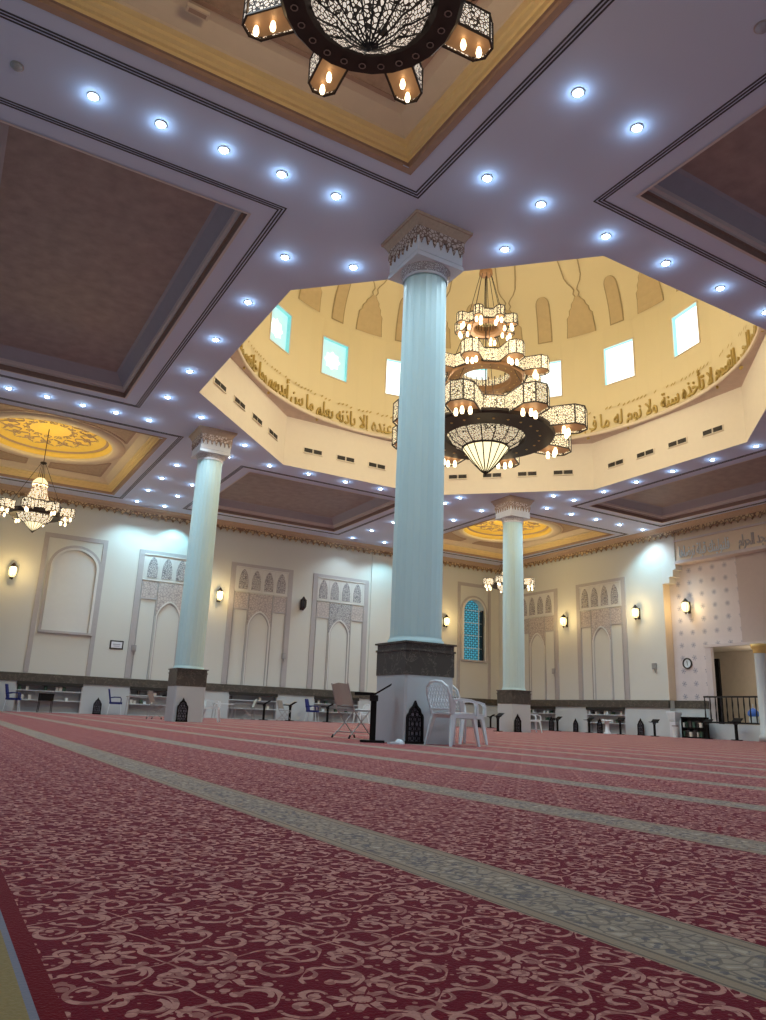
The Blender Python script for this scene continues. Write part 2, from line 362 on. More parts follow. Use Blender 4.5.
def frame(mb, r, i0, h0, i1, h1):
    a = [(r[0]+i0, r[2]+i0), (r[1]-i0, r[2]+i0), (r[1]-i0, r[3]-i0), (r[0]+i0, r[3]-i0)]
    b = [(r[0]+i1, r[2]+i1), (r[1]-i1, r[2]+i1), (r[1]-i1, r[3]-i1), (r[0]+i1, r[3]-i1)]
    mb.add([(*p, CZ+h0) for p in a]+[(*p, CZ+h1) for p in b], [(k, (k+1)%4, (k+1)%4+4, k+4) for k in range(4)])
def profile(r, pts, m, name, parent):
    mb = MB()
    for (i0, h0), (i1, h1) in zip(pts, pts[1:]): frame(mb, r, i0, h0, i1, h1)
    return mb.build(name, m, parent)
for nm, (a, b, c, d, kind) in coffers.items():
    g = MB(); big = nm in ('near', 'left', 'right')
    for k in (0, .05, .10):
        w = .024
        for (x0, x1, y0, y1) in ((a+k, b-k, c+k, c+k+w), (a+k, b-k, d-k-w, d-k), (a+k, a+k+w, c+k, d-k), (b-k-w, b-k, c+k, d-k)):
            g.box(x0, x1, y0, y1, CZ-.006, CZ+.002)
    g.build('groove_outline', 'groove', ceiling)
    r = (a+IN, b-IN, c+IN, d-IN)
    if kind == 'b':
        profile(r, [(-.05, -.012), (0, -.012)], 'cream', 'edge_bead', ceiling)
        profile(r, [(0, -.012), (0, .11), (.05, .11)], 'lip', 'coffer_lip', ceiling)
        profile(r, [(.05, .11), (.05, .16), (.10, .18), (.12, .24)], 'cream', 'coffer_molding', ceiling)
        profile(r, [(.12, .24), (.16, .30), (.30, .47), (.36, .5)], 'slate', 'coffer_cove', ceiling)
        MB().add([(r[0]+.3, r[2]+.3, CZ+.5), (r[1]-.3, r[2]+.3, CZ+.5), (r[1]-.3, r[3]-.3, CZ+.5), (r[0]+.3, r[3]-.3, CZ+.5)], [(0, 3, 2, 1)]).build('coffer_panel', 'brownpanel', ceiling)
    else:
        profile(r, [(-.10, -.012), (0, -.012), (0, .05), (.04, .05)], 'bracket', 'coffer_lip', ceiling)
        profile(r, [(.04, .05), (.04, .11), (.09, .11), (.09, .17), (.14, .19), (.14, .25), (.21, .27)], 'yellow', 'coffer_molding', ceiling)
        profile(r, [(.21, .27), (.21, .32), (.30, .37), (.42, .45)], 'beige', 'coffer_cove', ceiling)
        mx, my, R, PZ = (r[0]+r[1])/2, (r[2]+r[3])/2, 2.0, CZ+.45
        if nm == 'near': mx = 2.2
        if nm in ('lc', ): mx = 2.15
        if nm == 'fc': mx = 21.8
        # panel with round opening
        n = 64; ring = [(mx+R*math.cos(2*PI*k/n), my+R*math.sin(2*PI*k/n), PZ) for k in range(n)]
        X0, X1, Y0, Y1 = r[0]+.42, r[1]-.42, r[2]+.42, r[3]-.42; outer = []
        for k in range(n):
            ca, sa = math.cos(2*PI*k/n), math.sin(2*PI*k/n)
            t = min([q for q in (((X1-mx)/ca) if ca > 1e-6 else 1e9, ((X0-mx)/ca) if ca < -1e-6 else 1e9, ((Y1-my)/sa) if sa > 1e-6 else 1e9, ((Y0-my)/sa) if sa < -1e-6 else 1e9)])
            outer.append([mx+ca*t, my+sa*t, PZ])
        for q in ((X0, Y0), (X1, Y0), (X1, Y1), (X0, Y1)):   # snap nearest to the corner
            kk = min(range(n), key=lambda k: (outer[k][0]-q[0])**2+(outer[k][1]-q[1])**2); outer[kk] = [q[0], q[1], PZ]
        MB().add(ring+outer, [(k, (k+1)%n, n+(k+1)%n, n+k) for k in range(n)]).build('coffer_panel', 'beige', ceiling)
        MB().lathe([(R+.42, PZ-.002), (R+.40, PZ-.03), (R+.05, PZ-.05), (R, PZ-.02), (R, PZ+.04)], 64, (mx, my)).build('medallion_rim', 'beige', ceiling, smooth=True)
        MB().lathe([(R, PZ+.04), (R-.12, PZ+.10), (R-.12, PZ+.18)], 64, (mx, my)).build('medallion_cove', 'yellow2', ceiling, smooth=True)
        MB().lathe([(R-.12, PZ+.18), (R-.2, PZ+.16), (R-.22, PZ+.22)], 64, (mx, my)).build('medallion_ring', 'bracket', ceiling, smooth=True)
        MB().lathe([(R-.22, PZ+.22), (R-.45, PZ+.30)], 64, (mx, my)).build('medallion_border', 'yellow2', ceiling)
        MB().lathe([(R-.45, PZ+.30), (1.05, PZ+.36), (.75, PZ+.37)], 64, (mx, my)).build('medallion_arabesque', 'yellow2' if nm != 'near' else 'goldarab', ceiling)
        MB().lathe([(.75, PZ+.37), (.02, PZ+.38)], 64, (mx, my)).build('medallion_centre', 'yellow2', ceiling)
        # brown spandrels between the medallion and the corners
        i_ = .62; hx, hy = (r[1]-r[0])/2-i_, (r[3]-r[2])/2-i_; cx_, cy_ = (r[0]+r[1])/2, (r[2]+r[3])/2; RR = R+.56
        for sx in (-1, 1):
            for sy in (-1, 1):
                a0_ = math.acos(min(1, hx/RR)); a1_ = math.acos(.40/RR)
                arc = [(RR*math.cos(a0_+(a1_-a0_)*t/12), RR*math.sin(a0_+(a1_-a0_)*t/12)) for t in range(13)]
                poly = [(hx, hy)]+arc+[(.40, hy)]
                if nm == 'near': poly = [(hx, hy)]+[p_ for p_ in arc]+[(.05, arc[-1][1]), (.05, hy)]
                F = lambda u_, v_, d_: (cx_+sx*u_, cy_+sy*v_, PZ-d_)
                sp_ = MB().prism(poly, F, 0, .012).build('spandrel', 'spand', ceiling)
                ed = MB()
                for q1, q2 in zip(poly, poly[1:]+poly[:1]): ed.bar(F(*q1, .015), F(*q2, .015), .07, .02)
                ed.build('spandrel_edge', 'bracket', sp_)
        # golden scroll tracery on the medallion
        if nm in ('lc', 'fc'):
            for k in range(14):
                tr = MB(); a = 2*PI*k/14
                T = lambda rr, tt: (mx+rr*math.cos(a+tt/rr), my+rr*math.sin(a+tt/rr), PZ+.315+(1.5-rr)*.06)
                for sg in (-1, 1):
                    tr.tube([T(1.25+.16*math.exp(-t*.28)*math.cos(t)*1.2, sg*(.17+.16*math.exp(-t*.28)*math.sin(t)*1.1)) for t in [q_*.45 for q_ in range(16)]], .022, 4)
                    tr.tube([T(.95+.6*t, sg*(.02+.22*math.sin(PI*t))) for t in [q_/8 for q_ in range(9)]], .02, 4)
                    tr.tube([T(1.52+.10*math.cos(t), sg*(.06+.07*t/6)+.05*math.sin(t)) for t in [q_*.5 for q_ in range(13)]], .016, 4)
                    tr.tube([T(.72+.12*math.exp(-t*.2)*math.cos(t), sg*(.09+.10*math.exp(-t*.2)*math.sin(t))) for t in [q_*.5 for q_ in range(12)]], .016, 4)
                tr.lathe([(.05, 0), (.03, -.03), (0, -.035)], 8, (0, 0)) if False else None
                tr.build('scroll_tracery', 'bracket', ceiling)

# ------------------------------------------------------------------ octagon wall, soffit, drum, dome
ZS = 10.09
ow = MB()
for k in range(8):
    a, b = oct_[k], oct_[(k+1) % 8]
    ow.add([(*a, CZ), (*b, CZ), (*b, ZS), (*a, ZS)], [(0, 1, 2, 3)])
octw = struct(ow.build('wall_octagon', 'octw'))
RD = 6.98
n = 128
def octr(a):
    ca, sa = abs(math.cos(a)), abs(math.sin(a))
    return min(OH/max(ca, 1e-6), OH/max(sa, 1e-6), (OH+OC)/(ca+sa))
so = MB(); vs = []
for k in range(n):
    a = 2*PI*k/n
    vs.append((CX+RD*math.cos(a), CY+RD*math.sin(a), ZS)); rr = octr(a)+.01
    vs.append((CX+rr*math.cos(a), CY+rr*math.sin(a), ZS))
so.add(vs, [(2*k, 2*k+1, (2*k+3) % (2*n), (2*k+2) % (2*n)) for k in range(n)]).build('soffit', 'soffit', octw)
rim = MB().lathe([(RD, ZS-.0), (RD-.05, ZS-.04), (RD-.08, ZS+.02), (RD-.05, ZS+.09), (RD, ZS+.12)], 128, (CX, CY)).build('ring_molding', 'beige', octw, smooth=True)
RW = 7.08
WZ0, WZ1, WHALF = 11.86, 13.3, math.radians(4.75)
zl = [ZS, 10.9, WZ0, 12.6, WZ1, 14.0]
azs = []
for k in range(16):
    c = math.radians(11.25+22.5*k)
    azs += [c-WHALF, c, c+WHALF, c+WHALF+math.radians(4.5), c+WHALF+math.radians(9.2)]
azs.sort(); na = len(azs)
dm = MB(); dm.v = [(CX+RW*math.cos(a), CY+RW*math.sin(a), z) for z in zl for a in azs]
for i in range(len(zl)-1):
    for k in range(na):
        mid = (azs[k]+(azs[(k+1) % na] if k+1 < na else azs[0]+2*PI))/2
        off = abs((math.degrees(mid)-11.25+11.25) % 22.5-11.25)
        if 2 <= i <= 3 and off < 4.3: continue
        dm.f.append((i*na+k, (i+1)*na+k, (i+1)*na+(k+1) % na, i*na+(k+1) % na))
drum = struct(dm.build('wall_drum', 'domew', smooth=False))
def domepr(s):   # s = arc parameter 0..1 -> r, z
    t = s*PI/2
    return RW*math.cos(t)**.85 if s < 1 else 0.0, 14.0+4.6*math.sin(t)
dprof = [domepr(i/24) for i in range(25)]; dprof[-1] = (.05, 18.6)
dome = struct(MB().lathe(dprof, 128, (CX, CY)).build('ceiling_dome', 'domew', smooth=True))
def dsurf(u, zz, d):     # u = metres sideways at the springing, zz = height
    if zz < 14.0: r = RW
    else: r = RW*math.cos(math.asin(min(1, (zz-14.0)/4.6)))**.85
    return r-d
def patch(name, az, rows, m, parent, d=.03, hollow=None, segs=4):
    """rows: list of (z, half width deg); hollow = line width in degrees for outlines"""
    mb = MB(); vs = []; fs = []
    for (z, w) in rows:
        for j in range(segs+1):
            a = math.radians(az+w*(2*j/segs-1)); r = dsurf(0, z, d); vs.append((CX+r*math.cos(a), CY+r*math.sin(a), z))
    for i in range(len(rows)-1):
        for j in range(segs):
            k = i*(segs+1)+j; fs.append((k, k+1, k+segs+2, k+segs+1))
    return mb.add(vs, fs).build(name, m, parent)
def line_patch(name, az, rows, m, parent, lw=.22, d=.035):
    mb = MB()
    for sgn in (-1, 1):
        vs = []; fs = []
        for (z, w) in rows:
            for w2 in (w-lw, w+lw):
                a = math.radians(az+sgn*w2); r = dsurf(0, z, d); vs.append((CX+r*math.cos(a), CY+r*math.sin(a), z))
        for i in range(len(rows)-1): fs.append((2*i, 2*i+1, 2*i+3, 2*i+2))
        mb.add(vs, fs)
    return mb.build(name, m, parent)
narrow = [(14.1, 1.95)]+[(14.1+(15.5-14.1)*i/6, 1.95) for i in range(1, 7)]+[(15.5+.28*math.sin(t), 1.95*math.cos(t)) for t in (.35, .7, 1.0, 1.25, 1.45)]
wide = [(14.1, 4.3), (14.3, 4.2), (14.6, 4.0), (14.85, 3.9), (14.95, 3.1), (15.1, 3.0), (15.2, 2.2), (15.32, 2.0), (15.42, 1.1), (15.52, .55)]
upper = [(15.52, .5), (15.62, 1.0), (15.74, .5), (15.84, 1.0), (15.98, 2.1), (16.15, 2.9), (16.5, 3.3), (17.0, 3.9), (17.5, 5.2)]
for k in range(16):
    azn = 11.25+22.5*k
    patch('narrow_arch_relief', azn, [(z, w+.3) for z, w in narrow], 'nedge', dome, .02); patch('narrow_arch_relief', azn, [(z+.04 if i == 0 else z, w-.08) for i, (z, w) in enumerate(narrow)], 'niche', dome, .035)
    azw = 22.5*k
    patch('wide_arch_relief', azw, [(z, w+.25) for z, w in wide], 'nedge', dome, .02); patch('wide_arch_relief', azw, [(z, max(w-.05, .1)) for z, w in wide], 'niche', dome, .035)
    line_patch('relief_outline', azw, upper, 'nedge', dome)

# windows in the drum
for k in range(16):
    azd = 11.25+22.5*k; a = math.radians(azd); RO = RW+.17
    w = empty(f'window_{k+1}', (0, 0, 0)); struct(w)
    def P(da, r, z): return (CX+r*math.cos(a+da), CY+r*math.sin(a+da), z)
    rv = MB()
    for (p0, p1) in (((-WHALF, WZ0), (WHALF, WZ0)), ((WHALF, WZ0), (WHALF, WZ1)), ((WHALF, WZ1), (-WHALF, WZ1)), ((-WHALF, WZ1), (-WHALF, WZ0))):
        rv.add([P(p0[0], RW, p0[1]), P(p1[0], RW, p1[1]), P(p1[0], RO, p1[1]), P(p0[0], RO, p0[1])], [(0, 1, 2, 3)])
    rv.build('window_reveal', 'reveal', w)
    blue = k in (5, 4)   # dimmer cyan glass than the other panes
    MB().add([P(-WHALF*1.02, RO, WZ0), P(WHALF*1.02, RO, WZ0), P(WHALF*1.02, RO, WZ1), P(-WHALF*1.02, RO, WZ1)], [(0, 1, 2, 3)]).build('pane', 'paneb' if blue else 'pane', w)
    st = MB(); r = RO-.03; zc = (WZ0+WZ1)/2; vs = [(*P(0, r, zc)[:2], zc)]
    for j in range(16):
        rr = .36 if j % 2 == 0 else .27; t = 2*PI*j/16
        vs.append(P(rr*math.cos(t)/r, r, zc+rr*math.sin(t)))
    st.add(vs, [(0, 1+j, 1+(j+1) % 16) for j in range(16)]).build('star_ornament', 'star', w)
    fr = MB()
    for (d0, z0, d1, z1) in ((-WHALF, WZ0, WHALF, WZ0), (WHALF, WZ0, WHALF, WZ1), (WHALF, WZ1, -WHALF, WZ1), (-WHALF, WZ1, -WHALF, WZ0)):
        fr.bar(P(d0, RW-.01, z0), P(d1, RW-.01, z1), .035)
    fr.build('window_frame', 'beige', w)

# air vents in the octagon wall
rvent = None; vk = 0
sides = ['the left diagonal side', 'the far left side', 'the far diagonal side', 'the far right side', 'the right diagonal side']
order = {6: 'left diagonal side facing the second column', 5: 'X', 4: 'X'}
def vent_proto():
    e = empty('air_vent'); MB().box(-.36, .36, -.012, .02, -.10, .10).build('vent_frame', 'octw', e)
    for s in (-1, 1): MB().box(s*.18-.15, s*.18+.15, -.02, .0, -.065, .075).build('vent_opening', 'vent', e)
    sl = MB()
    for j in range(5): sl.box(-.33, .33, -.024, -.018, -.05+j*.028, -.044+j*.028)
    sl.build('slat', 'bronze', e); MB().box(-.36, .36, -.05, -.01, -.11, -.09).build('sill', 'octw', e)
    return e
vp_ = vent_proto(); first = True
side_names = {2: 'right', 3: 'far right', 4: 'far diagonal', 5: 'far left', 6: 'left diagonal', 7: 'left', 0: 'near', 1: 'right diagonal'}
for k in (2, 3, 4, 5, 6):
    a, b = Vector((*oct_[k], 0)), Vector((*oct_[(k+1) % 8], 0)); d = (b-a); L = d.length; d.normalize()
    nrm = Vector((CX, CY, 0))-(a+b)/2; nrm.normalize(); rz = math.atan2(nrm.y, nrm.x)+PI/2
    for j in range(4):
        p = a+d*L*(.5+(j-1.5)*.215)+nrm*.015
        nmv = {2: 'dome wall at far right', 3: 'wall under the right half of the dome', 4: 'wall behind the big chandelier', 5: 'wall left of the near column', 6: 'slanting wall left of the dome'}[k]
        lab = ['rightmost', 'second from right', 'third from right', 'leftmost'][j]
        if first: o = vp_; first = False
        else: o = copy_tree(vp_)
        o.location = (p.x, p.y, 9.03); o.rotation_euler.z = rz
        tag(o, 'dark air vent, '+lab+' on the '+nmv, 'vent', 'air vents around the dome opening')

# calligraphy around the drum
AR={'ا':(0xFE8D,2),'أ':(0xFE83,2),'إ':(0xFE87,2),'آ':(0xFE81,2),'ب':(0xFE8F,4),'ة':(0xFE93,2),'ت':(0xFE95,4),'ث':(0xFE99,4),'ج':(0xFE9D,4),'ح':(0xFEA1,4),'خ':(0xFEA5,4),'د':(0xFEA9,2),'ذ':(0xFEAB,2),'ر':(0xFEAD,2),'ز':(0xFEAF,2),'س':(0xFEB1,4),'ش':(0xFEB5,4),'ص':(0xFEB9,4),'ض':(0xFEBD,4),'ط':(0xFEC1,4),'ظ':(0xFEC5,4),'ع':(0xFEC9,4),'غ':(0xFECD,4),'ف':(0xFED1,4),'ق':(0xFED5,4),'ك':(0xFED9,4),'ل':(0xFEDD,4),'م':(0xFEE1,4),'ن':(0xFEE5,4),'ه':(0xFEE9,4),'و':(0xFEED,2),'ى':(0xFEEF,2),'ي':(0xFEF1,4),'ئ':(0xFE89,4),'ء':(0xFE80,1)}
LA={'آ':0xFEF5,'أ':0xFEF7,'إ':0xFEF9,'ا':0xFEFB}
def shape(t):
    out=[];i=0;prev=False
    while i<len(t):
        ch=t[i]
        if ch not in AR: out.append(ch);prev=False;i+=1;continue
        if ch=='ل' and i+1<len(t) and t[i+1] in LA:
            out.append(chr(LA[t[i+1]]+(1 if prev else 0)));prev=False;i+=2;continue
        base,n_=AR[ch];nx=t[i+1] if i+1<len(t) else ' '
        jn=n_==4 and nx in AR and AR[nx][1]>1
        k=(3 if jn else 1) if prev and n_>1 else (2 if jn else 0)
        out.append(chr(base+k));prev=jn;i+=1
    return ''.join(reversed(out))
def text_mesh(txt, bold=.012, depth=.03):
    cu = bpy.data.curves.new('lettering', 'FONT'); cu.body = txt; cu.size = 1; cu.offset = bold; cu.extrude = depth; cu.resolution_u = 3
    o = bpy.data.objects.new('lettering', cu); col.objects.link(o)
    dg = bpy.context.evaluated_depsgraph_get(); me = o.evaluated_get(dg).to_mesh()
    vs = [tuple(v.co) for v in me.vertices]; fs = [tuple(p.vertices) for p in me.polygons]
    bpy.data.objects.remove(o); bpy.data.curves.remove(cu)
    return vs, fs
def letters(txt, fn, name, m, parent, marks=False, **kw):
    vs, fs = text_mesh(txt, **kw); x0 = min(v[0] for v in vs); x1 = max(v[0] for v in vs)
    mb = MB(); mb.add([fn((v[0]-x0)/(x1-x0), v[1], v[2]) for v in vs], fs)
    if marks:      # short slanted vowel strokes above and below the words
        k = int((x1-x0)/.34)
        for i in range(k):
            t = (i+.3+.4*random.random())/k; w_ = .20/(x1-x0)
            y_ = random.choice((.80, .84, -.30, .86))
            mb.add([fn(t-w_/2, y_, .03), fn(t+w_/2, y_+.09, .03), fn(t+w_/2, y_+.17, .03), fn(t-w_/2, y_+.08, .03)], [(0, 1, 2, 3)])
    return mb.build(name, m, parent, fix=False)
verse = "الله لا إله إلا هو الحي القيوم لا تأخذه سنة ولا نوم له ما في السماوات وما في الأرض من ذا الذي يشفع عنده إلا بإذنه يعلم ما بين أيديهم وما خلفهم ولا يحيطون بشيء من علمه إلا بما شاء"
AZR, AZL = math.radians(-66), math.radians(196)
def vfn(t, yy, d):
    a = AZL+(AZR-AZL)*t; r = RW-.045-d
    return (CX+r*math.cos(a), CY+r*math.sin(a), 10.30+yy*.72)
words = verse.split(' '); tot = len(verse); pos = 0; chunk = []
groups = []
for w in words:
    chunk.append(w)
    if sum(len(q)+1 for q in chunk) > 16: groups.append(' '.join(chunk)); chunk = []
if chunk: groups.append(' '.join(chunk))
tot = sum(len(g)+1 for g in groups); acc = 0
for g in groups:
    t0 = acc/tot; t1 = (acc+len(g)+.2)/tot; acc += len(g)+1
    # runs right to left: the start of the verse is at the right hand end
    def f2(t, yy, d, t0=t0, t1=t1): return vfn(1-t1+(t1-t0)*t, yy, d)
    letters(shape(g), f2, 'calligraphy', 'gold', drum, marks=True, bold=.006)

# ------------------------------------------------------------------ walls
def LW(u, v, d): return (u, WY_-d, v)          # left wall: u = X, d = distance into the room
def RWf(u, v, d): return (WX_-d, u, v)         # right wall: u = Y
def rbox(mb, fn, u0, u1, v0, v1, d0, d1):
    pts = [fn(u, v, d) for d in (d0, d1) for u, v in ((u0, v0), (u1, v0), (u1, v1), (u0, v1))]
    return mb.add(pts, [(0,1,2,3),(7,6,5,4),(0,4,5,1),(1,5,6,2),(2,6,7,3),(3,7,4,0)])
def arch_pts(cu, hw, z0, zs, ztop, kind='round', n=12):
    """outline from bottom-left up and over to bottom-right"""
    L = [(cu-hw, z0)]
    for i in range(n+1):
        t = i/n
        if kind == 'round': a = PI*(1-t); L.append((cu+hw*math.cos(a), zs+(ztop-zs)*math.sin(a)))
        else:
            s = abs(2*t-1); hgt = (1-s**2.0)**.75 if s < 1 else 0
            hgt = hgt*.86+.14*(1-s)
            L.append((cu+hw*(2*t-1), zs+(ztop-zs)*hgt))
    L.append((cu+hw, z0)); return L
def arch_wall(mb, fn, u0, u1, z0, z1, arch, d0, d1):
    """slab u0..u1 x z0..z1 with an arch hole whose foot is at arch[0][1]"""
    az = arch[0][1]; cu = (arch[0][0]+arch[-1][0])/2
    if az > z0+1e-4: rbox(mb, fn, u0, u1, z0, az, d0, d1)
    B = []
    inner = arch; n_ = len(inner); top = max(range(n_), key=lambda i: inner[i][1])
    for i, (u, v) in enumerate(inner):
        if i == 0: B.append((u0, az))
        elif i == n_-1: B.append((u1, az))
        else:
            w_ = (u-inner[0][0])/(inner[-1][0]-inner[0][0]); t = (i-1)/(n_-3)
            if t < .25: B.append((u0, az+(z1-az)*t/.25))
            elif t > .75: B.append((u1, z1-(z1-az)*(t-.75)/.25))
            else: B.append((u0+(u1-u0)*(t-.25)/.5, z1))
    mb.ribbon(inner, B, fn, d0, d1)

WT = -.35
lw = MB()
# recessed shelf niches below the stone band
nichesL = [(2.85, 5.18), (6.95, 9.35), (11.05, 13.25), (15.03, 17.3)]
nichesR = [(23.2, 25.4), (27.4, 29.5)]
def dado(fn, lo, hi, niches, name_wall, wallmb):
    u = lo
    for a, b in niches+[(hi, None)]:
        rbox(wallmb, fn, u, a, 0, 1.10, 0, WT); 
        if b is None: break
        rbox(wallmb, fn, a, b, 1.08, 1.10, 0, WT); u = b
winarch = arch_pts(23.9, .66, 3.3, 5.76, 6.41)
wl = MB()
rbox(wl, LW, XL, 5.85, 1.1, CZ, 0, WT); rbox(wl, LW, 5.85, 17.72, 1.1, CZ, -.05, WT); rbox(wl, LW, 17.72, 23.0, 1.1, CZ, 0, WT)
arch_wall(wl, LW, 23.0, 24.8, 1.1, CZ, winarch, 0, WT); rbox(wl, LW, 24.8, WX_+.35, 1.1, CZ, 0, WT)
wall_left = struct(wl.build('wall_left', 'wall'))
dl = MB(); dado(LW, XL, WX_, nichesL, '', dl); dl.build('dado_panel', 'dadow', wall_left)
bl = MB(); rbox(bl, LW, XL, WX_, 1.10, 1.40, .05, -.06)
bl.build('stone_band', 'band', wall_left)
RE = 20.9                       # the qibla bay starts here
wr = MB(); rbox(wr, RWf, RE, WY_+.35, 1.1, CZ, 0, -.42)
wall_right = struct(wr.build('wall_right', 'wall'))
dr = MB(); dado(RWf, RE-.0, WY_, nichesR, '', dr); dr.build('dado_panel', 'dadow', wall_right)
br = MB(); rbox(br, RWf, RE, WY_-.05, 1.10, 1.40, .05, -.06); br.build('stone_band', 'band', wall_right)

# cornice with hanging carved teeth
def cornice(fn, u0, u1, wall):
    mb = MB(); prof = [(0, 8.10), (.16, 8.16), (.2, 8.22), (.30, 8.27), (.36, 8.352), (0, 8.352)]
    mb.prism([(d, z) for d, z in prof], lambda d, z, u: fn(u, z, d), u0, u1); mb.build('cornice', 'brown', wall)
    t = MB(); u = u0; p = .30
    while u < u1-.01:
        a = min(p, u1-u)
        t.prism([(u, 8.2), (u, 8.09), (u+a*.12, 8.04), (u+a*.25, 8.05), (u+a*.5, 7.93), (u+a*.75, 8.05), (u+a*.88, 8.04), (u+a, 8.09), (u+a, 8.2)], fn, .12, .17); u += p
    t.build('cornice_teeth', 'crown', wall)
cornice(LW, XL, WX_, wall_left); cornice(RWf, 12.5, WY_-.17, wall_right)

# blind arch and window frames (corner bays)
def framed_arch(name, fn, u0, u1, ztop, cu, hw, z0, zs, zt, glass):
    e = struct(empty(name))
    s = MB(); w = .17
    rbox(s, fn, u0, u0+w, 1.42, ztop, 0, .03); rbox(s, fn, u1-w, u1, 1.42, ztop, 0, .03); rbox(s, fn, u0+w, u1-w, ztop-w, ztop, 0, .03)
    s.build('stone_strip', 'strip', e)
    for ex, dp, m in ((.20, .05, 'strip'), (.10, .08, 'wallw')):
        A = arch_pts(cu, hw+.001, z0, zs, zt, n=20); B = arch_pts(cu, hw+ex, z0-.0, zs, zt+ex, n=20)
        MB().ribbon(A, B, fn, 0, dp).build('arch_molding', m, e)
    sl = MB(); rbox(sl, fn, cu-hw-.2, cu+hw+.2, z0-.09, z0, 0, .10); sl.build('sill', 'strip', e)
    if not glass:
        pb = MB(); pb.prism(arch_pts(cu, hw, z0, zs, zt, n=20), fn, 0, .02); pb.build('blind_panel', 'wallw', e)
    return e
framed_arch('trim_1', LW, 3.0, 5.38, 6.80, 4.27, .80, 3.03, 5.5, 6.22, False)
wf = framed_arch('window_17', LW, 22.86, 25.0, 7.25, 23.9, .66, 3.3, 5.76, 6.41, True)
MB().prism(winarch, LW, -.30, -.33).build('pane', 'lattice', wf)
rb = MB()
sh = MB(); rbox(sh, LW, 24.50, 24.555, 3.3, 5.9, -.02, -.28); sh.build('reveal_shade', 'blackm', wf)  # dark slab added to imitate the shade on the right-hand reveal
for z in (3.9, 4.55, 5.2, 5.85): rb.bar(LW(23.24, z, -.1), LW(24.56, z, -.1), .02)
for u in (23.24, 24.3): rb.bar(LW(u, 3.3, -.1), LW(u, 6.1, -.1), .03)
rb.build('window_bar', 'beige', wf)
# frame of the half seen bay behind the near column
framed_arch('trim_2', LW, 19.2, 21.35, 7.25, 20.27, .66, 3.3, 5.76, 6.41, False)

# carved decorative panels
def deco(name, fn, u0, flip=False, base=0.0, w=2.95):
    e = struct(empty(name)); F = lambda u, v, d: fn(u0+(w-u if flip else u), v, d+base)
    s = MB(); t = .22
    rbox(s, F, 0, t, 1.42, 6.65, 0, .035); rbox(s, F, w-t, w, 1.42, 6.65, 0, .035); rbox(s, F, t, w-t, 6.46, 6.65, 0, .035)
    s.build('stone_strip', 'strip', e)
    b = MB(); rbox(b, F, t, w-t, 5.42, 6.49, 0, .02); b.build('frieze_panel', 'wallw', e)
    fr = MB()
    for z in (5.40, 6.46): rbox(fr, F, t, w-t, z, z+.05, 0, .055)
    aw = (w-2*t-.2)/4
    for k in range(5): rbox(fr, F, t+.06+k*(aw+.02), t+.10+k*(aw+.02), 5.45, 6.46, 0, .035)
    fr.build('frieze_molding', 'wallw', e)
    for k in range(4):
        cu = t+.10+aw*.5+k*(aw+.02)
        mb = MB(); mb.prism(arch_pts(cu, aw*.36, 5.52, 5.92, 6.4, 'p', 12), F, .0, .045); mb.build('arabesque_screen', 'arab', e)
    c = w/2
    for q in (-1, 1):
        mb = MB(); a0, a1 = (t+.05, c-.60) if q < 0 else (c+.60, w-t-.05)
        rbox(mb, F, a0, a1, 4.68, 5.36, 0, .03); mb.build('side_panel', 'arab2', e)
        mm = MB(); rbox(mm, F, a0-.03, a0, 1.42, 5.38, 0, .045); rbox(mm, F, a1, a1+.03, 1.42, 5.38, 0, .045); rbox(mm, F, a0, a1, 4.62, 4.68, 0, .045)
        mm.build('panel_molding', 'strip', e)
    sp = MB(); arch_wall(sp, F, c-.55, c+.55, 3.98, 5.36, arch_pts(c, .47, 3.98, 3.99, 4.55, 'p', 16), 0, .04); sp.build('spandrel', 'arab2' if not flip else 'arab', e)
    am = MB(); am.ribbon(arch_pts(c, .47, 1.42, 3.98, 4.55, 'p', 16), arch_pts(c, .53, 1.42, 3.98, 4.62, 'p', 16), F, 0, .055); am.build('arch_molding', 'wallw', e)
    je = MB(); je.ribbon(arch_pts(c, .44, 1.42, 3.97, 4.50, 'p', 16), arch_pts(c, .47, 1.42, 3.98, 4.55, 'p', 16), F, 0, .03); je.build('arch_shadow_line', 'strip', e)
    return e
deco('trim_3', LW, 6.68, base=-.05); deco('trim_4', LW, 10.66, base=-.05); deco('trim_5', LW, 14.64, flip=True, base=-.05)
deco('trim_6', RWf, 22.88); deco('trim_7', RWf, 27.1)

# qibla bay
q = MB(); D = -.40
rbox(q, RWf, 19.35, RE, 0.0, 7.9, D, D-.1); rbox(q, RWf, 17.72, 19.35, 3.45, 7.9, D, D-.1)
wall_q = struct(q.build('wall_qibla', 'tiles'))
q2 = MB(); rbox(q2, RWf, 14.9, 17.72, 3.45, 7.9, D+.05, D-.1); rbox(q2, RWf, 12.3, 14.9, 4.9, 7.9, D+.05, D-.1)
q2.build('plain_panel', 'rose', wall_q)
qa = MB(); A = arch_pts(15.2, 1.1, 0, 4.0, 5.1, 'round', 20); B = arch_pts(15.2, 1.3, 0, 4.0, 5.35, 'round', 20)
qa.ribbon(A, B, RWf, D+.05, D+.12); qa.build('arch_molding', 'wallw', wall_q)
qb = MB(); rbox(qb, RWf, 19.35, RE, 0, 1.10, D+.08, D); qb.build('dado_panel', 'dadow', wall_q)
qs = MB(); rbox(qs, RWf, 19.35, RE, 1.1, 1.4, D+.10, D); qs.build('stone_band', 'band', wall_q)
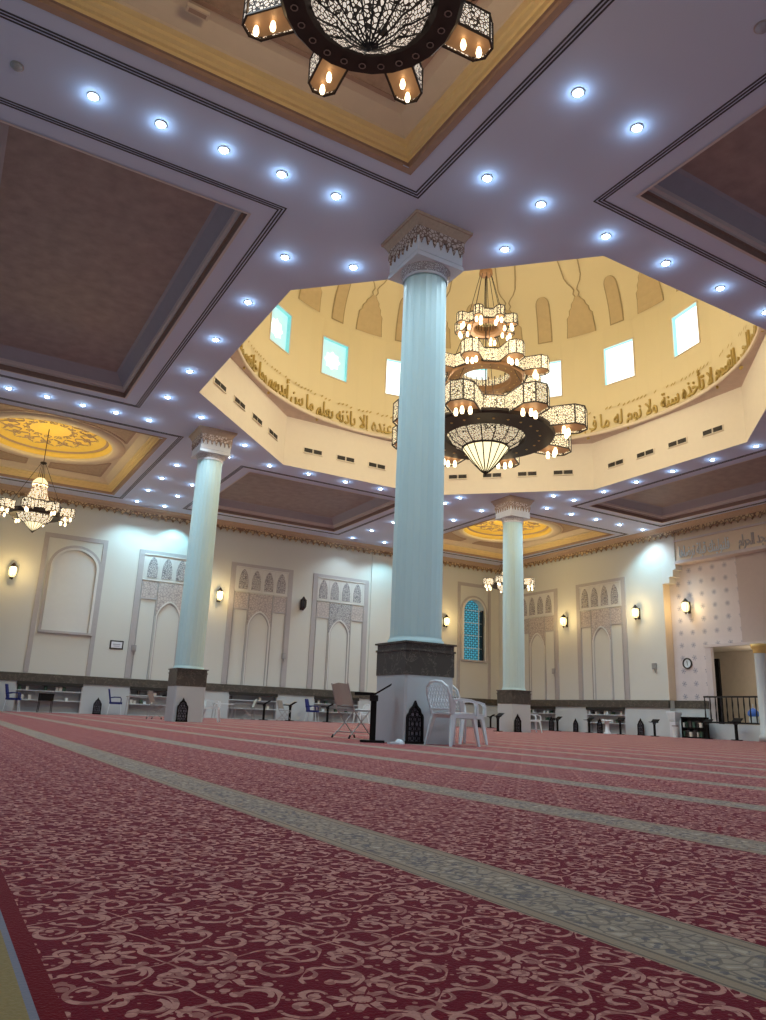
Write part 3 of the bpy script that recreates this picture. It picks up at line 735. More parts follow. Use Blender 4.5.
# return with its warm light painted in as beige, and stepped corbels
qc = MB(); rbox(qc, RWf, RE-.02, RE, 1.4, 6.1, 0, D); qc.build('return_panel', 'beige', wall_q)
for (a, b, z) in ((20.55, 20.9, 6.08), (20.35, 20.55, 6.32), (20.2, 20.35, 6.6)):
    k = MB(); rbox(k, RWf, a, b, z, 8.2, 0, D); k.build('corbel', 'wallw', wall_q)
fz = MB(); rbox(fz, RWf, 12.3, 20.2, 6.86, 8.2, -.04, D); fz.build('frieze_beam', 'beige', wall_q)
fm = MB()
for z, d in ((6.80, .06), (6.86, .03), (7.72, .05)): rbox(fm, RWf, 12.3, 20.2, z, z+.07, d, D)
fm.build('frieze_molding', 'cream', wall_q)
def ffn(t, yy, d): return (WX_+.03-d, 20.0-2.3*t, 7.06+yy*.62)
letters(shape('فلنولينك قبلة ترضاها'), ffn, 'calligraphy', 'white', wall_q, bold=.01)
def ffn2(t, yy, d): return (WX_+.03-d, 17.3-3.6*t, 7.06+yy*.6)
letters(shape('فول وجهك شطر المسجد الحرام'), ffn2, 'calligraphy', 'strip', wall_q, bold=.01)
# balcony room behind the rail
rm = MB(); rbox(rm, RWf, 12.3, 21, 0, 3.7, -2.6, -2.7); rbox(rm, RWf, 20.9, 21.0, 0, 3.7, D, -2.7); rbox(rm, RWf, 12.3, 21, 3.44, 3.54, D-.1, -2.7)
rm.build('inner_room', 'roomtile', wall_q)
add_light_later = (WX_+1.6, 17.6, 2.9)
pl = MB(); rbox(pl, RWf, 16.4, 19.35, 0, .55, -.02, -.41); rbox(pl, RWf, 16.4, 20.8, 0, .55, -.51, -2.6); pl.build('platform', 'dadow', wall_q)
lj = MB(); rbox(lj, RWf, 19.1, 19.35, .55, 3.44, D+.06, D-.1); rbox(lj, RWf, 16.3, 19.4, 3.42, 3.52, D+.08, D-.1); lj.build('opening_frame', 'cream', wall_q)
lp = MB(); rbox(lp, RWf, 19.25, 19.47, .55, 3.03, -.95, -1.05); struct(lp.build('door_1', 'blackw'))

# round column at the right of the opening
def small_column():
    e = empty('column', (WX_+.08, 16.9, 0), label='slim white column with a gold capital at the right of the railing', cat='column')
    MB().lathe([(.26, 0), (.26, .2), (.20, .26), (.19, 3.02), (.2, 3.05)], 24, capb=True).build('shaft', 'dadow', e, smooth=True)
    MB().lathe([(.2, 3.05), (.23, 3.08), (.21, 3.14), (.28, 3.26), (.30, 3.38), (.0, 3.38)], 24).build('capital', 'goldcap', e, smooth=True)
small_column()
# railing
e = empty('railing', (WX_+.06, 18.15, .55), label='black metal railing with upright bars on the white platform', cat='railing')
for z, w in ((.98, .07), (.05, .06)): MB().box(-.03, .03, -1.2, 1.2, z-.03, z+.03).build('rail', 'blackm', e)
for k in range(11):
    y = -1.17+k*.234; MB().lathe([(.018, .05), (.03, .3), (.018, .5), (.03, .7), (.018, .96)], 8, (0, y)).build('baluster', 'blackm', e, smooth=True)
# bag hung behind the rail
e = empty('carrier_bag', (WX_+.45, 17.6, .55), label='blue and white bag hanging behind the railing', cat='bag')
MB().lathe([(.05, .02), (.15, .06), (.17, .2), (.15, .3)], 14, capb=True).build('lower_panel', 'white', e, smooth=True)
MB().lathe([(.15, .3), (.2, .36), (.19, .46), (.10, .56), (.03, .6)], 14, capt=True).build('upper_panel', 'blue2', e, smooth=True)
MB().bar((0, 0, .58), (0, 0, .74), .02).build('handle', 'white', e)

# ------------------------------------------------------------------ big columns
def flute(r, depth, n=24, sub=4):
    out = []
    for k in range(n*sub):
        a = 2*PI*k/(n*sub); t = (k % sub)/sub
        out.append((a, r-depth*(math.sin(PI*t)**.8 if t > 0 else 0)))
    return out
def make_column():
    e = empty('column'); hb = .415
    # pedestal with slightly chamfered corners
    def sqr(h, c): return [(-h+c, -h), (h-c, -h), (h, -h+c), (h, h-c), (h-c, h), (-h+c, h), (-h, h-c), (-h, -h+c)]
    F = lambda u, v, d: (u, v, d)
    MB().prism(sqr(hb, .03), F, 0, .93).build('pedestal', 'dadow', e)
    MB().prism(sqr(hb+.005, .012), F, .93, 1.27).build('stone_band', 'band', e)
    c = MB(); c.prism(sqr(hb+.02, .01), F, 1.27, 1.30); c.prism(sqr(hb+.0, .01), F, 1.30, 1.375); c.prism(sqr(hb+.03, .01), F, 1.375, 1.40); c.build('pedestal_cap', 'band', e)
    base = MB().lathe([(.42, 1.40), (.42, 1.44), (.39, 1.47), (.395, 1.5)], 48).build('shaft_base', 'shaft', e, smooth=True)
    prof = []; s = MB(); rings = [(.385, 1.48), (.385, 3.2), (.375, 5.2), (.36, 7.50)]
    vs = []; nn = 96
    for r, z in rings:
        vs += [(q_*math.cos(a), q_*math.sin(a), z) for a, q_ in flute(r, .007)]
    s.add(vs, [(i*nn+k, i*nn+(k+1) % nn, (i+1)*nn+(k+1) % nn, (i+1)*nn+k) for i in range(len(rings)-1) for k in range(nn)]).build('shaft', 'shaft', e)
    MB().lathe([(.375, 7.45), (.39, 7.48), (.375, 7.5)], 48).build('necking', 'capw', e, smooth=True)
    MB().lathe([(.375, 7.50), (.39, 7.56), (.42, 7.60), (.43, 7.64)], 48).build('carved_neck', 'domeneck', e, smooth=True)
    k = MB(); k.prism(sqr(.465, .01), F, 7.63, 7.70); k.prism(sqr(.44, .01), F, 7.70, 7.73); k.prism(sqr(.452, .01), F, 7.73, 8.16); k.build('capital_block', 'capw', e)
    t = MB(); h = .457; p = 2*h/7
    for ax in range(4):
        rot = Matrix.Rotation(ax*PI/2, 3, 'Z')
        for j in range(7):
            u = -h+j*p
            poly = [(u, 8.17), (u, 7.99), (u+p*.2, 8.0), (u+p*.3, 7.93), (u+p*.5, 7.86), (u+p*.7, 7.93), (u+p*.8, 8.0), (u+p, 7.99), (u+p, 8.17)]
            t.prism(poly, lambda uu, vv, d: tuple(rot @ Vector((uu, -d, vv))), h-.005, h+.025)
    t.build('capital_teeth', 'teeth', e)
    a = MB()
    for r0, z0, r1, z1 in ((.475, 8.16, .55, 8.30), (.57, 8.30, .575, 8.352)):
        pts = [(-r0, -r0, z0), (r0, -r0, z0), (r0, r0, z0), (-r0, r0, z0), (-r1, -r1, z1), (r1, -r1, z1), (r1, r1, z1), (-r1, r1, z1)]
        a.add(pts, [(0,3,2,1),(4,5,6,7),(0,1,5,4),(1,2,6,5),(2,3,7,6),(3,0,4,7)])
    a.build('abacus', 'brown', e)
    return e
c0 = make_column(); c0.location = (6.16, 9.56, 0); tag(c0, 'nearest and tallest fluted white column with brown stone pedestal cap', 'column', 'columns around the dome')
copy_tree(c0, (6.18, 21.19, 0), label='fluted white column at the left, in front of the left wall', group='columns around the dome')
copy_tree(c0, (17.82, 21.19, 0), label='farthest fluted white column, right of the lattice window', group='columns around the dome')

# ------------------------------------------------------------------ downlights
dlp = empty('downlight'); MB().lathe([(.085, 0), (.085, -.012), (.062, -.016), (.062, -.002)], 20).build('trim_ring', 'white', dlp, smooth=True)
MB().lathe([(.062, -.003), (.055, -.022), (.035, -.035), (.004, -.04)], 20).build('lens', 'down', dlp, smooth=True)
rows = [
 ('round bright downlight in the row between the left brown coffer and the near yellow coffer', [(.62-.93*k, 9.43) for k in (0,)]+[(1.54, 9.43), (2.47, 9.43), (3.40, 9.44), (4.34, 9.43)]),
 ('round bright downlight on the blue ceiling beam beside the inner corner of the right coffer', [(6.07, 5.84), (7.19, 5.85), (6.09, 7.78)]),
 ('round bright downlight in the row between the right brown coffer and the dome', [(7.18, 7.79), (8.65, 7.81), (10.11, 7.78), (11.59, 7.76), (13.06, 7.81)]),
 ('round bright downlight beside the near diagonal edge of the dome opening', [(7.47, 9.04), (5.51, 11.02)]),
 ('round bright downlight in the row between the left brown coffer and the dome', [(4.32, 11.44), (4.32, 13.31), (4.29, 15.25), (4.28, 17.21), (4.26, 19.15)]),
 ('round bright downlight over the left column, beside the slanting dome wall', [(5.45, 20.0), (7.3, 21.47)]),
 ('small downlight in the row between the left brown coffer and the round medallion coffer', [(.56, 21.07), (1.5, 21.07), (2.43, 21.11), (3.32, 21.1), (4.26, 21.14)]),
 ('small downlight in the left file behind the left column', [(6.1, 24.79), (6.08, 26.64), (6.05, 28.55), (6.07, 30.46)]),
 ('small downlight in the right file behind the left column', [(7.24, 22.87), (7.22, 24.8), (7.22, 26.76), (7.22, 28.65), (7.2, 30.51)]),
 ('small downlight between the dome and the far left brown coffer', [(8.71, 22.89), (10.17, 22.89), (11.63, 22.92), (13.06, 22.9), (14.5, 22.95), (15.99, 23.01)]),
 ('small downlight in the file right of the far left brown coffer', [(16.0, 24.9), (16.0, 26.8), (15.98, 28.68), (15.99, 30.5)]),
 ('small downlight in the file left of the farthest medallion coffer', [(17.75, 22.99), (17.76, 24.9), (17.7, 26.8), (17.7, 28.6), (17.66, 30.38)]),
 ('small downlight close to the far diagonal edge of the dome opening', [(16.0, 22.05), (18.53, 19.74)]),
 ('small downlight in the row between the dome and the far right brown coffer', [(19.49, 21.14), (19.51, 19.72), (19.56, 18.28), (19.57, 16.84), (19.6, 15.37), (19.64, 13.93), (19.62, 12.46), (19.6, 11.0)]),
 ('small downlight in the row between the farthest medallion coffer and the far right coffer', [(20.84, 21.22), (22.16, 21.2), (23.5, 21.19), (24.86, 21.18)]),
]
offrows = [(7.2, 3.9), (6.1, 2.0), (7.2, 2.0), (14.5, 7.8), (15.99, 7.8), (17.5, 7.8), (17.5, 4), (-.3, 5)]
first = True; allL = []
for lab, pts in rows:
    for (x, y) in pts:
        if first: o = dlp; first = False
        else: o = copy_tree(dlp)
        o.location = (x, y, CZ); tag(o, lab, 'downlight', lab.split('downlight ')[1] if 'downlight ' in lab else lab); o['group'] = 'downlights '+lab.split('downlight ')[1]
        allL.append((x, y))
def add_light(kind, loc, e, c, size=.1, name='lamp', spot=None, rot=None, **kw):
    l = bpy.data.lights.new(name, kind); l.energy = e; l.color = c
    if kind == 'AREA': l.size = size
    else: l.shadow_soft_size = size
    if spot: l.spot_size = spot; l.spot_blend = .6
    o = bpy.data.objects.new(name, l); col.objects.link(o); o.location = loc
    if rot: o.rotation_euler = rot
    return o
COOL = (.70, .88, 1.0); WARM = (1.0, .70, .36)
for (x, y) in allL+offrows:
    near_wall = y > 29.9
    add_light('SPOT', (x, y, CZ-.06), 128, COOL, .06, 'downlight_lamp', spot=math.radians(125))
for (x, y) in allL:
    d = math.hypot(x, y)
    add_light('POINT', (x, y, CZ-.09), 2.0, (.45, .72, 1.0), .03, 'added_halo_light')  # added point lights that imitate a lens halo around each downlight

for (x, y, tx, ty) in ((6.35, 30.3, 6.3, 31.6), (8.0, 30.9, 8.0, 31.6), (18.3, 30.3, 18.3, 31.6), (24.3, 21.5, 25.6, 21.4)):
    o_ = add_light('SPOT', (x, y, CZ-.25), 185 if x < 9 and x > 7 else 120, (.35, .82, 1.0), .06, 'wall_washer', spot=math.radians(105))
    d_ = Vector((tx-x, ty-y, -3.6)); o_.rotation_euler = d_.to_track_quat('-Z', 'Y').to_euler()
add_light('POINT', (WX_+1.5, 17.8, 2.8), 22, (1, .86, .66), .3, 'room_fill_light')  # unseen light added to brighten the room behind the rail
for (x, y) in ((2.15, 26.2), (21.8, 26.2)):
    for k in range(6): add_light('POINT', (x+1.1*math.cos(k*PI/3), y+1.1*math.sin(k*PI/3), CZ+.0), 7.5, (1, .84, .42), .05, 'cove_lamp')
for (x, y, a) in ((5.3, 28.5, 0), (5.3, 25.5, 0), (2.5, 30.0, 0)):
    pass
# ceiling fittings
e = empty('smoke_detector', (-.33, 9.45, CZ), label='small dark round detector on the ceiling beam, top left', cat='detector')
MB().lathe([(.07, 0), (.07, -.02), (.045, -.05), (.0, -.055)], 16).build('housing', 'grey', e, smooth=True); MB().lathe([(.085, 0), (.085, -.01), (.07, -.012)], 16).build('base_plate', 'steel', e)
e = empty('smoke_detector', (7.18, 3.97, CZ), label='grey round detector on the ceiling near the top right corner', cat='detector')
MB().lathe([(.08, 0), (.08, -.02), (.05, -.06), (.0, -.065)], 16).build('housing', 'slate', e, smooth=True); MB().lathe([(.095, 0), (.095, -.01), (.08, -.012)], 16).build('base_plate', 'steel', e)
e = empty('ceiling_sensor_box', (1.5, 7.68, CZ+.335), label='small beige slotted box on the near yellow coffer, left of the chandelier', cat='box')
MB().box(-.14, .14, -.05, .05, -.05, 0).build('housing', 'beige', e); MB().box(-.11, .11, -.03, .03, -.055, -.05).build('slot', 'bracket', e)

# ------------------------------------------------------------------ chandeliers
def bulb_mesh(s=1.):
    return MB().lathe([(.004, -.13*s), (.022*s, -.12*s), (.030*s, -.085*s), (.024*s, -.045*s), (.016*s, -.02*s)], 10)
def lantern(parent, az, r0, r1, w, z0, h, m, nb, bs, fw=.022, sides='bronze'):
    """radial lantern box with a pointed outer end; bulbs hang beneath"""
    ca, sa = math.cos(az), math.sin(az)
    T = lambda r, t, z: (ca*r-sa*t, sa*r+ca*t, z)
    n_ = w*.30
    pl_ = [(r0, -w/2), (r1-n_, -w/2), (r1, -w*.22), (r1, w*.22), (r1-n_, w/2), (r0, w/2)]
    mb = MB(); k = len(pl_)
    vs = [T(r, t, z0) for r, t in pl_]+[T(r, t, z0+h) for r, t in pl_]
    mb.add(vs, [(i, (i+1) % k, (i+1) % k+k, i+k) for i in range(k-1)])
    o = mb.build('lantern_shade', m, parent)
    f = MB()
    for r, t in pl_: f.bar(T(r, t, z0-.01), T(r, t, z0+h+.01), fw)
    for i in range(k-1):
        for z in (z0, z0+h): f.bar(T(*pl_[i], z), T(*pl_[i+1], z), fw)
    f.build('lantern_frame', sides, o)
    MB().add([T(r, t, z0+h*.12) for r, t in pl_], [tuple(range(k))]).build('lantern_floor', 'lanternfloor', o)
    for j in range(nb):
        rr = r0+(r1-r0)*(.35+.4*j) if nb == 2 else [r1-.12*bs*2, r1-.5*(r1-r0), r1-.5*(r1-r0)][j]
        tt = 0 if nb == 2 else [0, w*.25, -w*.25][j]
        b = bulb_mesh(bs); b.v = [(T(rr, tt, 0)[0]+x, T(rr, tt, 0)[1]+y, z0+h*.10+z) for x, y, z in b.v]; b.build('bulb', 'bulb', o, smooth=True)
    return o
def ring_band(parent, name, r_in, r_out, z0, z1, m, n=48):
    return MB().lathe([(r_in, z0), (r_out, z0), (r_out, z1), (r_in, z1), (r_in, z0)], n).build(name, m, parent)

def small_chandelier(a0, shade, full=True):
    e = empty('chandelier'); Z = lambda z: z-5.62
    MB().tube([(0, 0, Z(8.0)), (0, 0, Z(9.17))], .014, 6).build('hanging_rod', 'bronze', e)
    MB().lathe([(.0, Z(8.03)), (.10, Z(8.0)), (.10, Z(7.96)), (.03, Z(7.93)), (0, Z(7.92))], 16).build('cable_disc', 'bronze', e, smooth=True)
    cb = MB()
    for k in range(4):
        a = a0+PI/8+k*PI/2; cb.tube([(.07*math.cos(a), .07*math.sin(a), Z(7.96)), (.80*math.cos(a), .80*math.sin(a), Z(6.45))], .008, 5)
    cb.build('cable', 'bronze', e)
    cb = MB()
    for k in range(4):
        a = a0+k*PI/2; cb.tube([(.05*math.cos(a), .05*math.sin(a), Z(7.96)), (.1*math.cos(a), .1*math.sin(a), Z(7.45))], .007, 5)
    cb.build('inner_cable', 'bronze', e)
    MB().lathe([(.0, Z(7.48)), (.12, Z(7.44)), (.22, Z(7.33)), (.25, Z(7.22))], 16).build('top_cap', 'crystal', e, smooth=True)
    MB().lathe([(.26, Z(7.23)), (.26, Z(7.19))], 16).build('cap_band', 'bronze', e)
    MB().lathe([(.20, Z(7.2)), (.24, Z(7.05)), (.38, Z(6.62))], 16).build('upper_shade', shade, e)
    rb_ = MB()
    for k in range(16):
        a = 2*PI*k/16; rb_.bar((.2*math.cos(a), .2*math.sin(a), Z(7.2)), (.385*math.cos(a), .385*math.sin(a), Z(6.62)), .01)
    rb_.build('shade_rib', 'copper', e)
    MB().lathe([(.47, Z(6.62)), (.47, Z(6.32))], 16).build('inner_band', shade, e)
    f = MB()
    for k in range(16):
        a = 2*PI*k/16; f.bar((.475*math.cos(a), .475*math.sin(a), Z(6.30)), (.475*math.cos(a), .475*math.sin(a), Z(6.64)), .02)
    f.lathe([(.48, Z(6.64)), (.48, Z(6.60))], 16); f.build('band_frame', 'bronze', e)
    # dark faceted ring
    MB().lathe([(.50, Z(6.27)), (.58, Z(6.16)), (.76, Z(6.14)), (.80, Z(6.19)), (.80, Z(6.30)), (.5, Z(6.33))], 24).build('ring', 'bronze', e)
    for k in range(24 if full else 0):
        orn = MB(); a = 2*PI*(k+.5)/24; r = .67
        orn.tube([(r*math.cos(a)+.03*math.cos(t), r*math.sin(a)+.03*math.sin(t), Z(6.135)) for t in [2*PI*i/8 for i in range(9)]], .006, 4)
        orn.build('ring_ornament', 'lip', e)
    MB().lathe([(.55, Z(6.24)), (.50, Z(6.10)), (.36, Z(5.98)), (.28, Z(5.93))], 16).build('bowl', shade, e)
    MB().lathe([(.28, Z(5.93)), (.2, Z(5.82)), (.08, Z(5.70)), (.01, Z(5.64))], 16).build('bowl_tip', shade if full else 'bowl', e)
    br_ = MB()
    for k in range(16):
        a = 2*PI*k/16; pr = [(.555, 6.24), (.505, 6.10), (.365, 5.975), (.285, 5.925), (.2, 5.815), (.08, 5.695), (.01, 5.635)]
        br_.tube([(r*math.cos(a), r*math.sin(a), Z(z)) for r, z in pr], .009, 4)
    br_.lathe([(.288, Z(5.94)), (.288, Z(5.92))], 16); br_.build('bowl_rib', 'bronze', e)
    MB().lathe([(.0, Z(5.66)), (.03, Z(5.65)), (.02, Z(5.62)), (0, Z(5.60))], 10).build('finial', 'bronze', e, smooth=True)
    for k in range(8): lantern(e, a0+k*PI/4, .78, 1.20, .27, Z(6.20), .28, shade, 2, .95 if full else 1.25, .018)
    return e
az_n = math.atan2(4.46, 2.2)+PI   # toward the camera
s1 = small_chandelier(az_n+PI/8, 'shadenear'); s1.location = (2.29, 4.52, 5.70)
tag(s1, 'large filigree chandelier cut off at the top, hung below the near yellow coffer', 'chandelier')
s2 = small_chandelier(math.radians(250), 'shadesmall', False); s2.location = (2.1, 26.2, 5.62); tag(s2, 'glowing chandelier at the left edge, hung under the golden round medallion', 'chandelier')
s3 = copy_tree(s2, (21.8, 26.2, 5.62), label='small glowing chandelier half hidden behind the farthest column')

def big_chandelier():
    e = empty('chandelier', (CX, CY, 6.72), label='huge three-tiered lantern chandelier hanging in the dome', cat='chandelier')
    Z = lambda z: z-6.72; A0 = math.radians(217)
    MB().tube([(0, 0, Z(12.95)), (0, 0, Z(18.55))], .03, 8).build('hanging_rod', 'bronze', e)
    MB().lathe([(0, Z(12.98)), (.19, Z(12.95)), (.20, Z(12.83)), (.12, Z(12.78)), (0, Z(12.78))], 20).build('cable_disc', 'copper', e, smooth=True)
    for (ra, za, rb, zb, n_) in ((.17, 12.8, .50, 11.45, 8), (.5, 11.25, 1.0, 9.8, 8), (.95, 9.55, 1.7, 8.0, 8)):
        c = MB()
        for k in range(n_):
            a = A0+PI/8+2*PI*k/n_; c.tube([(ra*math.cos(a), ra*math.sin(a), Z(za)), (rb*math.cos(a), rb*math.sin(a), Z(zb))], .009, 5)
        c.build('cable', 'bronze', e)
    MB().tube([(0, 0, Z(7.9)), (0, 0, Z(12.8))], .018, 6).build('centre_rod', 'bronze', e)
    for (ri, ro, z, l0, l1, w, h, m, bs, mm) in ((.32, .55, 11.12, .60, .90, .25, .28, 'shade', 1.5, 'copper'), (.66, 1.06, 9.56, 1.08, 1.74, .48, .38, 'shade', 1.6, 'copper'), (1.05, 1.86, 7.82, 1.6, 2.68, .74, .52, 'shadebig', 1.9, 'bronze')):
        rg = MB().lathe([(ri, Z(z)), (ri+.04, Z(z-.06)), (ro-.04, Z(z-.06)), (ro, Z(z)), (ro, Z(z+.07)), (ri, Z(z+.07)), (ri, Z(z))], 48).build('ring', mm, e)
        for k in range(0 if z > 11 else 24):
            sb = MB(); a = 2*PI*k/24; r = (ri+ro)/2; w_ = .05*(ro-ri)
            sb.lathe([(w_, Z(z-.058)), (w_*.6, Z(z-.075)), (0, Z(z-.08))], 8, (r*math.cos(a), r*math.sin(a))).build('ring_stud', 'goldcap', rg)
        # lit band on the inner edge and small bulbs
        bd = MB().lathe([(ri+.02, Z(z+.04)), (ri+.02, Z(z+.04+h*.6))], 24).build('inner_band', m if z < 11 else 'copper', e)
        fb = MB()
        for k in range(24):
            a = 2*PI*k/24; fb.bar(((ri+.02)*math.cos(a), (ri+.02)*math.sin(a), Z(z+.02)), ((ri+.02)*math.cos(a), (ri+.02)*math.sin(a), Z(z+.06+h*.75)), .018)
        fb.build('band_frame', 'bronze', bd)
        for k in range(8):
            lantern(e, A0+k*PI/4, l0, l1, w, Z(z-.03), h, m, 3, bs, .028 if z < 9 else .02)
            # face panel between two lanterns
            a = A0+(k+.5)*PI/4; pa = l0*1.02; hw_ = pa*math.tan(PI/8)-w*.42
            ca, sa = math.cos(a), math.sin(a); T = lambda t, zz: (ca*pa-sa*t, sa*pa+ca*t, zz)
            if hw_ > .03:
                p = MB().add([T(-hw_, Z(z-.02)), T(hw_, Z(z-.02)), T(hw_, Z(z-.02+h)), T(-hw_, Z(z-.02+h))], [(0, 1, 2, 3)]).build('face_panel', m, e)
                f = MB(); q_ = [T(-hw_, Z(z-.02)), T(hw_, Z(z-.02)), T(hw_, Z(z-.02+h)), T(-hw_, Z(z-.02+h))]
                for i in range(4): f.bar(q_[i], q_[(i+1) % 4], .03)
                f.build('panel_frame', 'bronze', p)
    bw = MB().lathe([(1.03, Z(7.86)), (.90, Z(7.64)), (.62, Z(7.48))], 16).build('bowl', 'shadebig', e)
    tp = MB().lathe([(.62, Z(7.46)), (.35, Z(7.1)), (.12, Z(6.84)), (.02, Z(6.76))], 16).build('bowl_tip', 'bowl', e)
    rb_ = MB()
    for k in range(16):
        a = 2*PI*k/16; rb_.tube([(r*math.cos(a), r*math.sin(a), Z(z)) for r, z in ((1.04, 7.86), (.91, 7.63), (.63, 7.47), (.36, 7.09), (.12, 6.83), (.01, 6.75))], .016, 4)
    rb_.lathe([(.64, Z(7.51)), (.66, Z(7.46)), (.62, Z(7.44))], 16); rb_.build('bowl_rib', 'bronze', e)
    MB().lathe([(.0, Z(6.78)), (.05, Z(6.76)), (.03, Z(6.72)), (0, Z(6.68))], 10).build('finial', 'bronze', e, smooth=True)
big_chandelier()
for k in range(6): add_light('POINT', (CX+3.1*math.cos(k*PI/3), CY+3.1*math.sin(k*PI/3), 9.5), 160, (1, .84, .60), .4, 'chandelier_lamp')
add_light('POINT', (2.1, 26.2, 6.9), 820, (1, .68, .28), .35, 'chandelier_lamp')
add_light('POINT', (21.8, 26.2, 6.9), 820, (1, .68, .28), .35, 'chandelier_lamp')
add_light('POINT', (2.25, 4.52, 7.2), 420, (1, .72, .42), .35, 'chandelier_lamp')

# ------------------------------------------------------------------ wall lanterns (sconces)
def sconce(lit, name='wall_lantern'):
    e = empty(name)   # y- points into the room
    MB().box(-.05, .05, -.02, 0, -.22, .16).build('back_plate', 'bronze', e)
    arm = MB(); arm.tube([(0, -.01, .1), (0, -.08, .2), (0, -.16, .22), (0, -.18, .19)], .012, 6); arm.build('arm', 'bronze', e)
    g = MB().lathe([(.05, -.19), (.10, -.12), (.115, .02), (.10, .12)], 8, (0, -.18), capb=True); g.build('glass', 'sconce' if lit else 'sconce_off', e)
    f = MB()
    for k in range(8):
        a = 2*PI*k/8; f.tube([(r*math.cos(a), -.18+r*math.sin(a), z) for r, z in ((.05, -.2), (.105, -.12), (.12, .02), (.105, .13))], .008, 4)
    f.lathe([(.125, .12), (.07, .18), (.02, .25), (0, .27)], 8, (0, -.18)); f.lathe([(0, -.27), (.02, -.24), (.055, -.19)], 8, (0, -.18)); f.build('cage', 'bronze', e)
    return e
sc1 = sconce(True); SC = [(2.07, 'L', 'lit wall lantern at the far left of the left wall, beside the blind arch'), (10.19, 'L', 'lit wall lantern right of the left column'), (22.03, 'L', 'lit wall lantern between the near column and the arched window'),
   (26.5, 'R', 'lit wall lantern between the two carved panels of the right wall'), (22.19, 'R', 'lit wall lantern at the right of the last carved panel'), (19.98, 'Q', 'lit wall lantern on the starred tile wall above the clock')]
first = True
for u, s, lab in SC:
    o = sc1 if first else copy_tree(sc1); first = False
    tag(o, lab, 'lantern', 'lit wall lanterns')
    o.scale = (1.25,)*3
    if s == 'L': o.location = (u, WY_-(.0 if u < 5.8 or u > 17.7 else -.05), 5.1); lp_ = (u, WY_-.5, 5.15)
    elif s == 'R': o.location = (WX_, u, 5.0); o.rotation_euler.z = -PI/2; lp_ = (WX_-.5, u, 5.05)
    else: o.location = (WX_+.40, u, 5.08); o.rotation_euler.z = -PI/2; lp_ = (WX_-.1, u, 5.05)
    add_light('POINT', lp_, 34, (1, .68, .28), .12, 'lantern_lamp')
o = sconce(False); o.scale = (1.25,)*3; o.location = (14.12, WY_+.05, 5.15); tag(o, 'unlit black wall lantern between the two middle carved panels', 'lantern')

# clock, sign, small wall devices
e = empty('wall_clock', (WX_+.40, 20.23, 2.84), -PI/2, 'round white wall clock with black rim on the starred tile wall', 'clock')
Fc = lambda r, z: (r, z)
def disc(mb, r0, r1, y0, y1, n=28):
    vs = [(r*math.cos(2*PI*k/n), y, r*math.sin(2*PI*k/n)) for (r, y) in ((r0, y0), (r0, y1), (r1, y1), (r1, y0)) for k in range(n)]
    return mb.add(vs, [(i*n+k, i*n+(k+1) % n, ((i+1) % 4)*n+(k+1) % n, ((i+1) % 4)*n+k) for i in range(4) for k in range(n)])
disc(MB(), .17, .215, 0, -.05).build('rim', 'blackm', e); MB().add([(0, -.02, 0)]+[(.175*math.cos(2*PI*k/28), -.02, .175*math.sin(2*PI*k/28)) for k in range(28)], [(0, 1+k, 1+(k+1) % 28) for k in range(28)]).build('dial', 'white', e)
h_ = MB(); h_.bar((0, -.03, 0), (-.02, -.03, .10), .014); h_.bar((0, -.03, 0), (.01, -.03, -.08), .012); h_.build('hand', 'blackm', e)
e = empty('wall_sign', (6.23, WY_+.05, 2.68), 0, 'small dark framed sign on the wall left of the left column', 'sign')
MB().box(-.26, .26, -.03, 0, -.17, .17).build('frame', 'blackm', e); MB().box(-.21, .21, -.035, -.03, -.12, .12).build('plate', 'capw', e)
ln = MB(); ln.box(-.14, .14, -.038, -.035, .0, .035); ln.box(-.11, .11, -.038, -.035, -.06, -.035); ln.build('lettering', 'slate', e)
def device(loc, rz, lab):
    e = empty('wall_fan_control', loc, rz, lab, 'device'); e.name = 'wall_speaker'
    MB().box(-.09, .09, -.10, 0, -.12, .12).build('housing', 'grey', e); MB().bar((0, -.06, -.12), (.05, -.05, -.26), .03).build('bracket', 'steel', e)
    MB().box(-.07, .07, -.105, -.10, -.09, .09).build('grille', 'steel', e)
device((6.9, WY_+.05, 2.6), 0, 'small grey box on the wall beside the framed sign'); device((13.42, WY_+.05, 2.75), 0, 'small grey box on the middle carved panel of the left wall')
device((27.4-.0, 0, 0), 0, 'x')
bpy.data.objects['wall_speaker.002'].location = (WX_, 27.4, 2.72); bpy.data.objects['wall_speaker.002'].rotation_euler.z = -PI/2; bpy.data.objects['wall_speaker.002']['label'] = 'small grey box on the right wall beside the farthest column'
device((WX_, 21.5, 2.75), -PI/2, 'small grey box on the right wall below the last lantern')

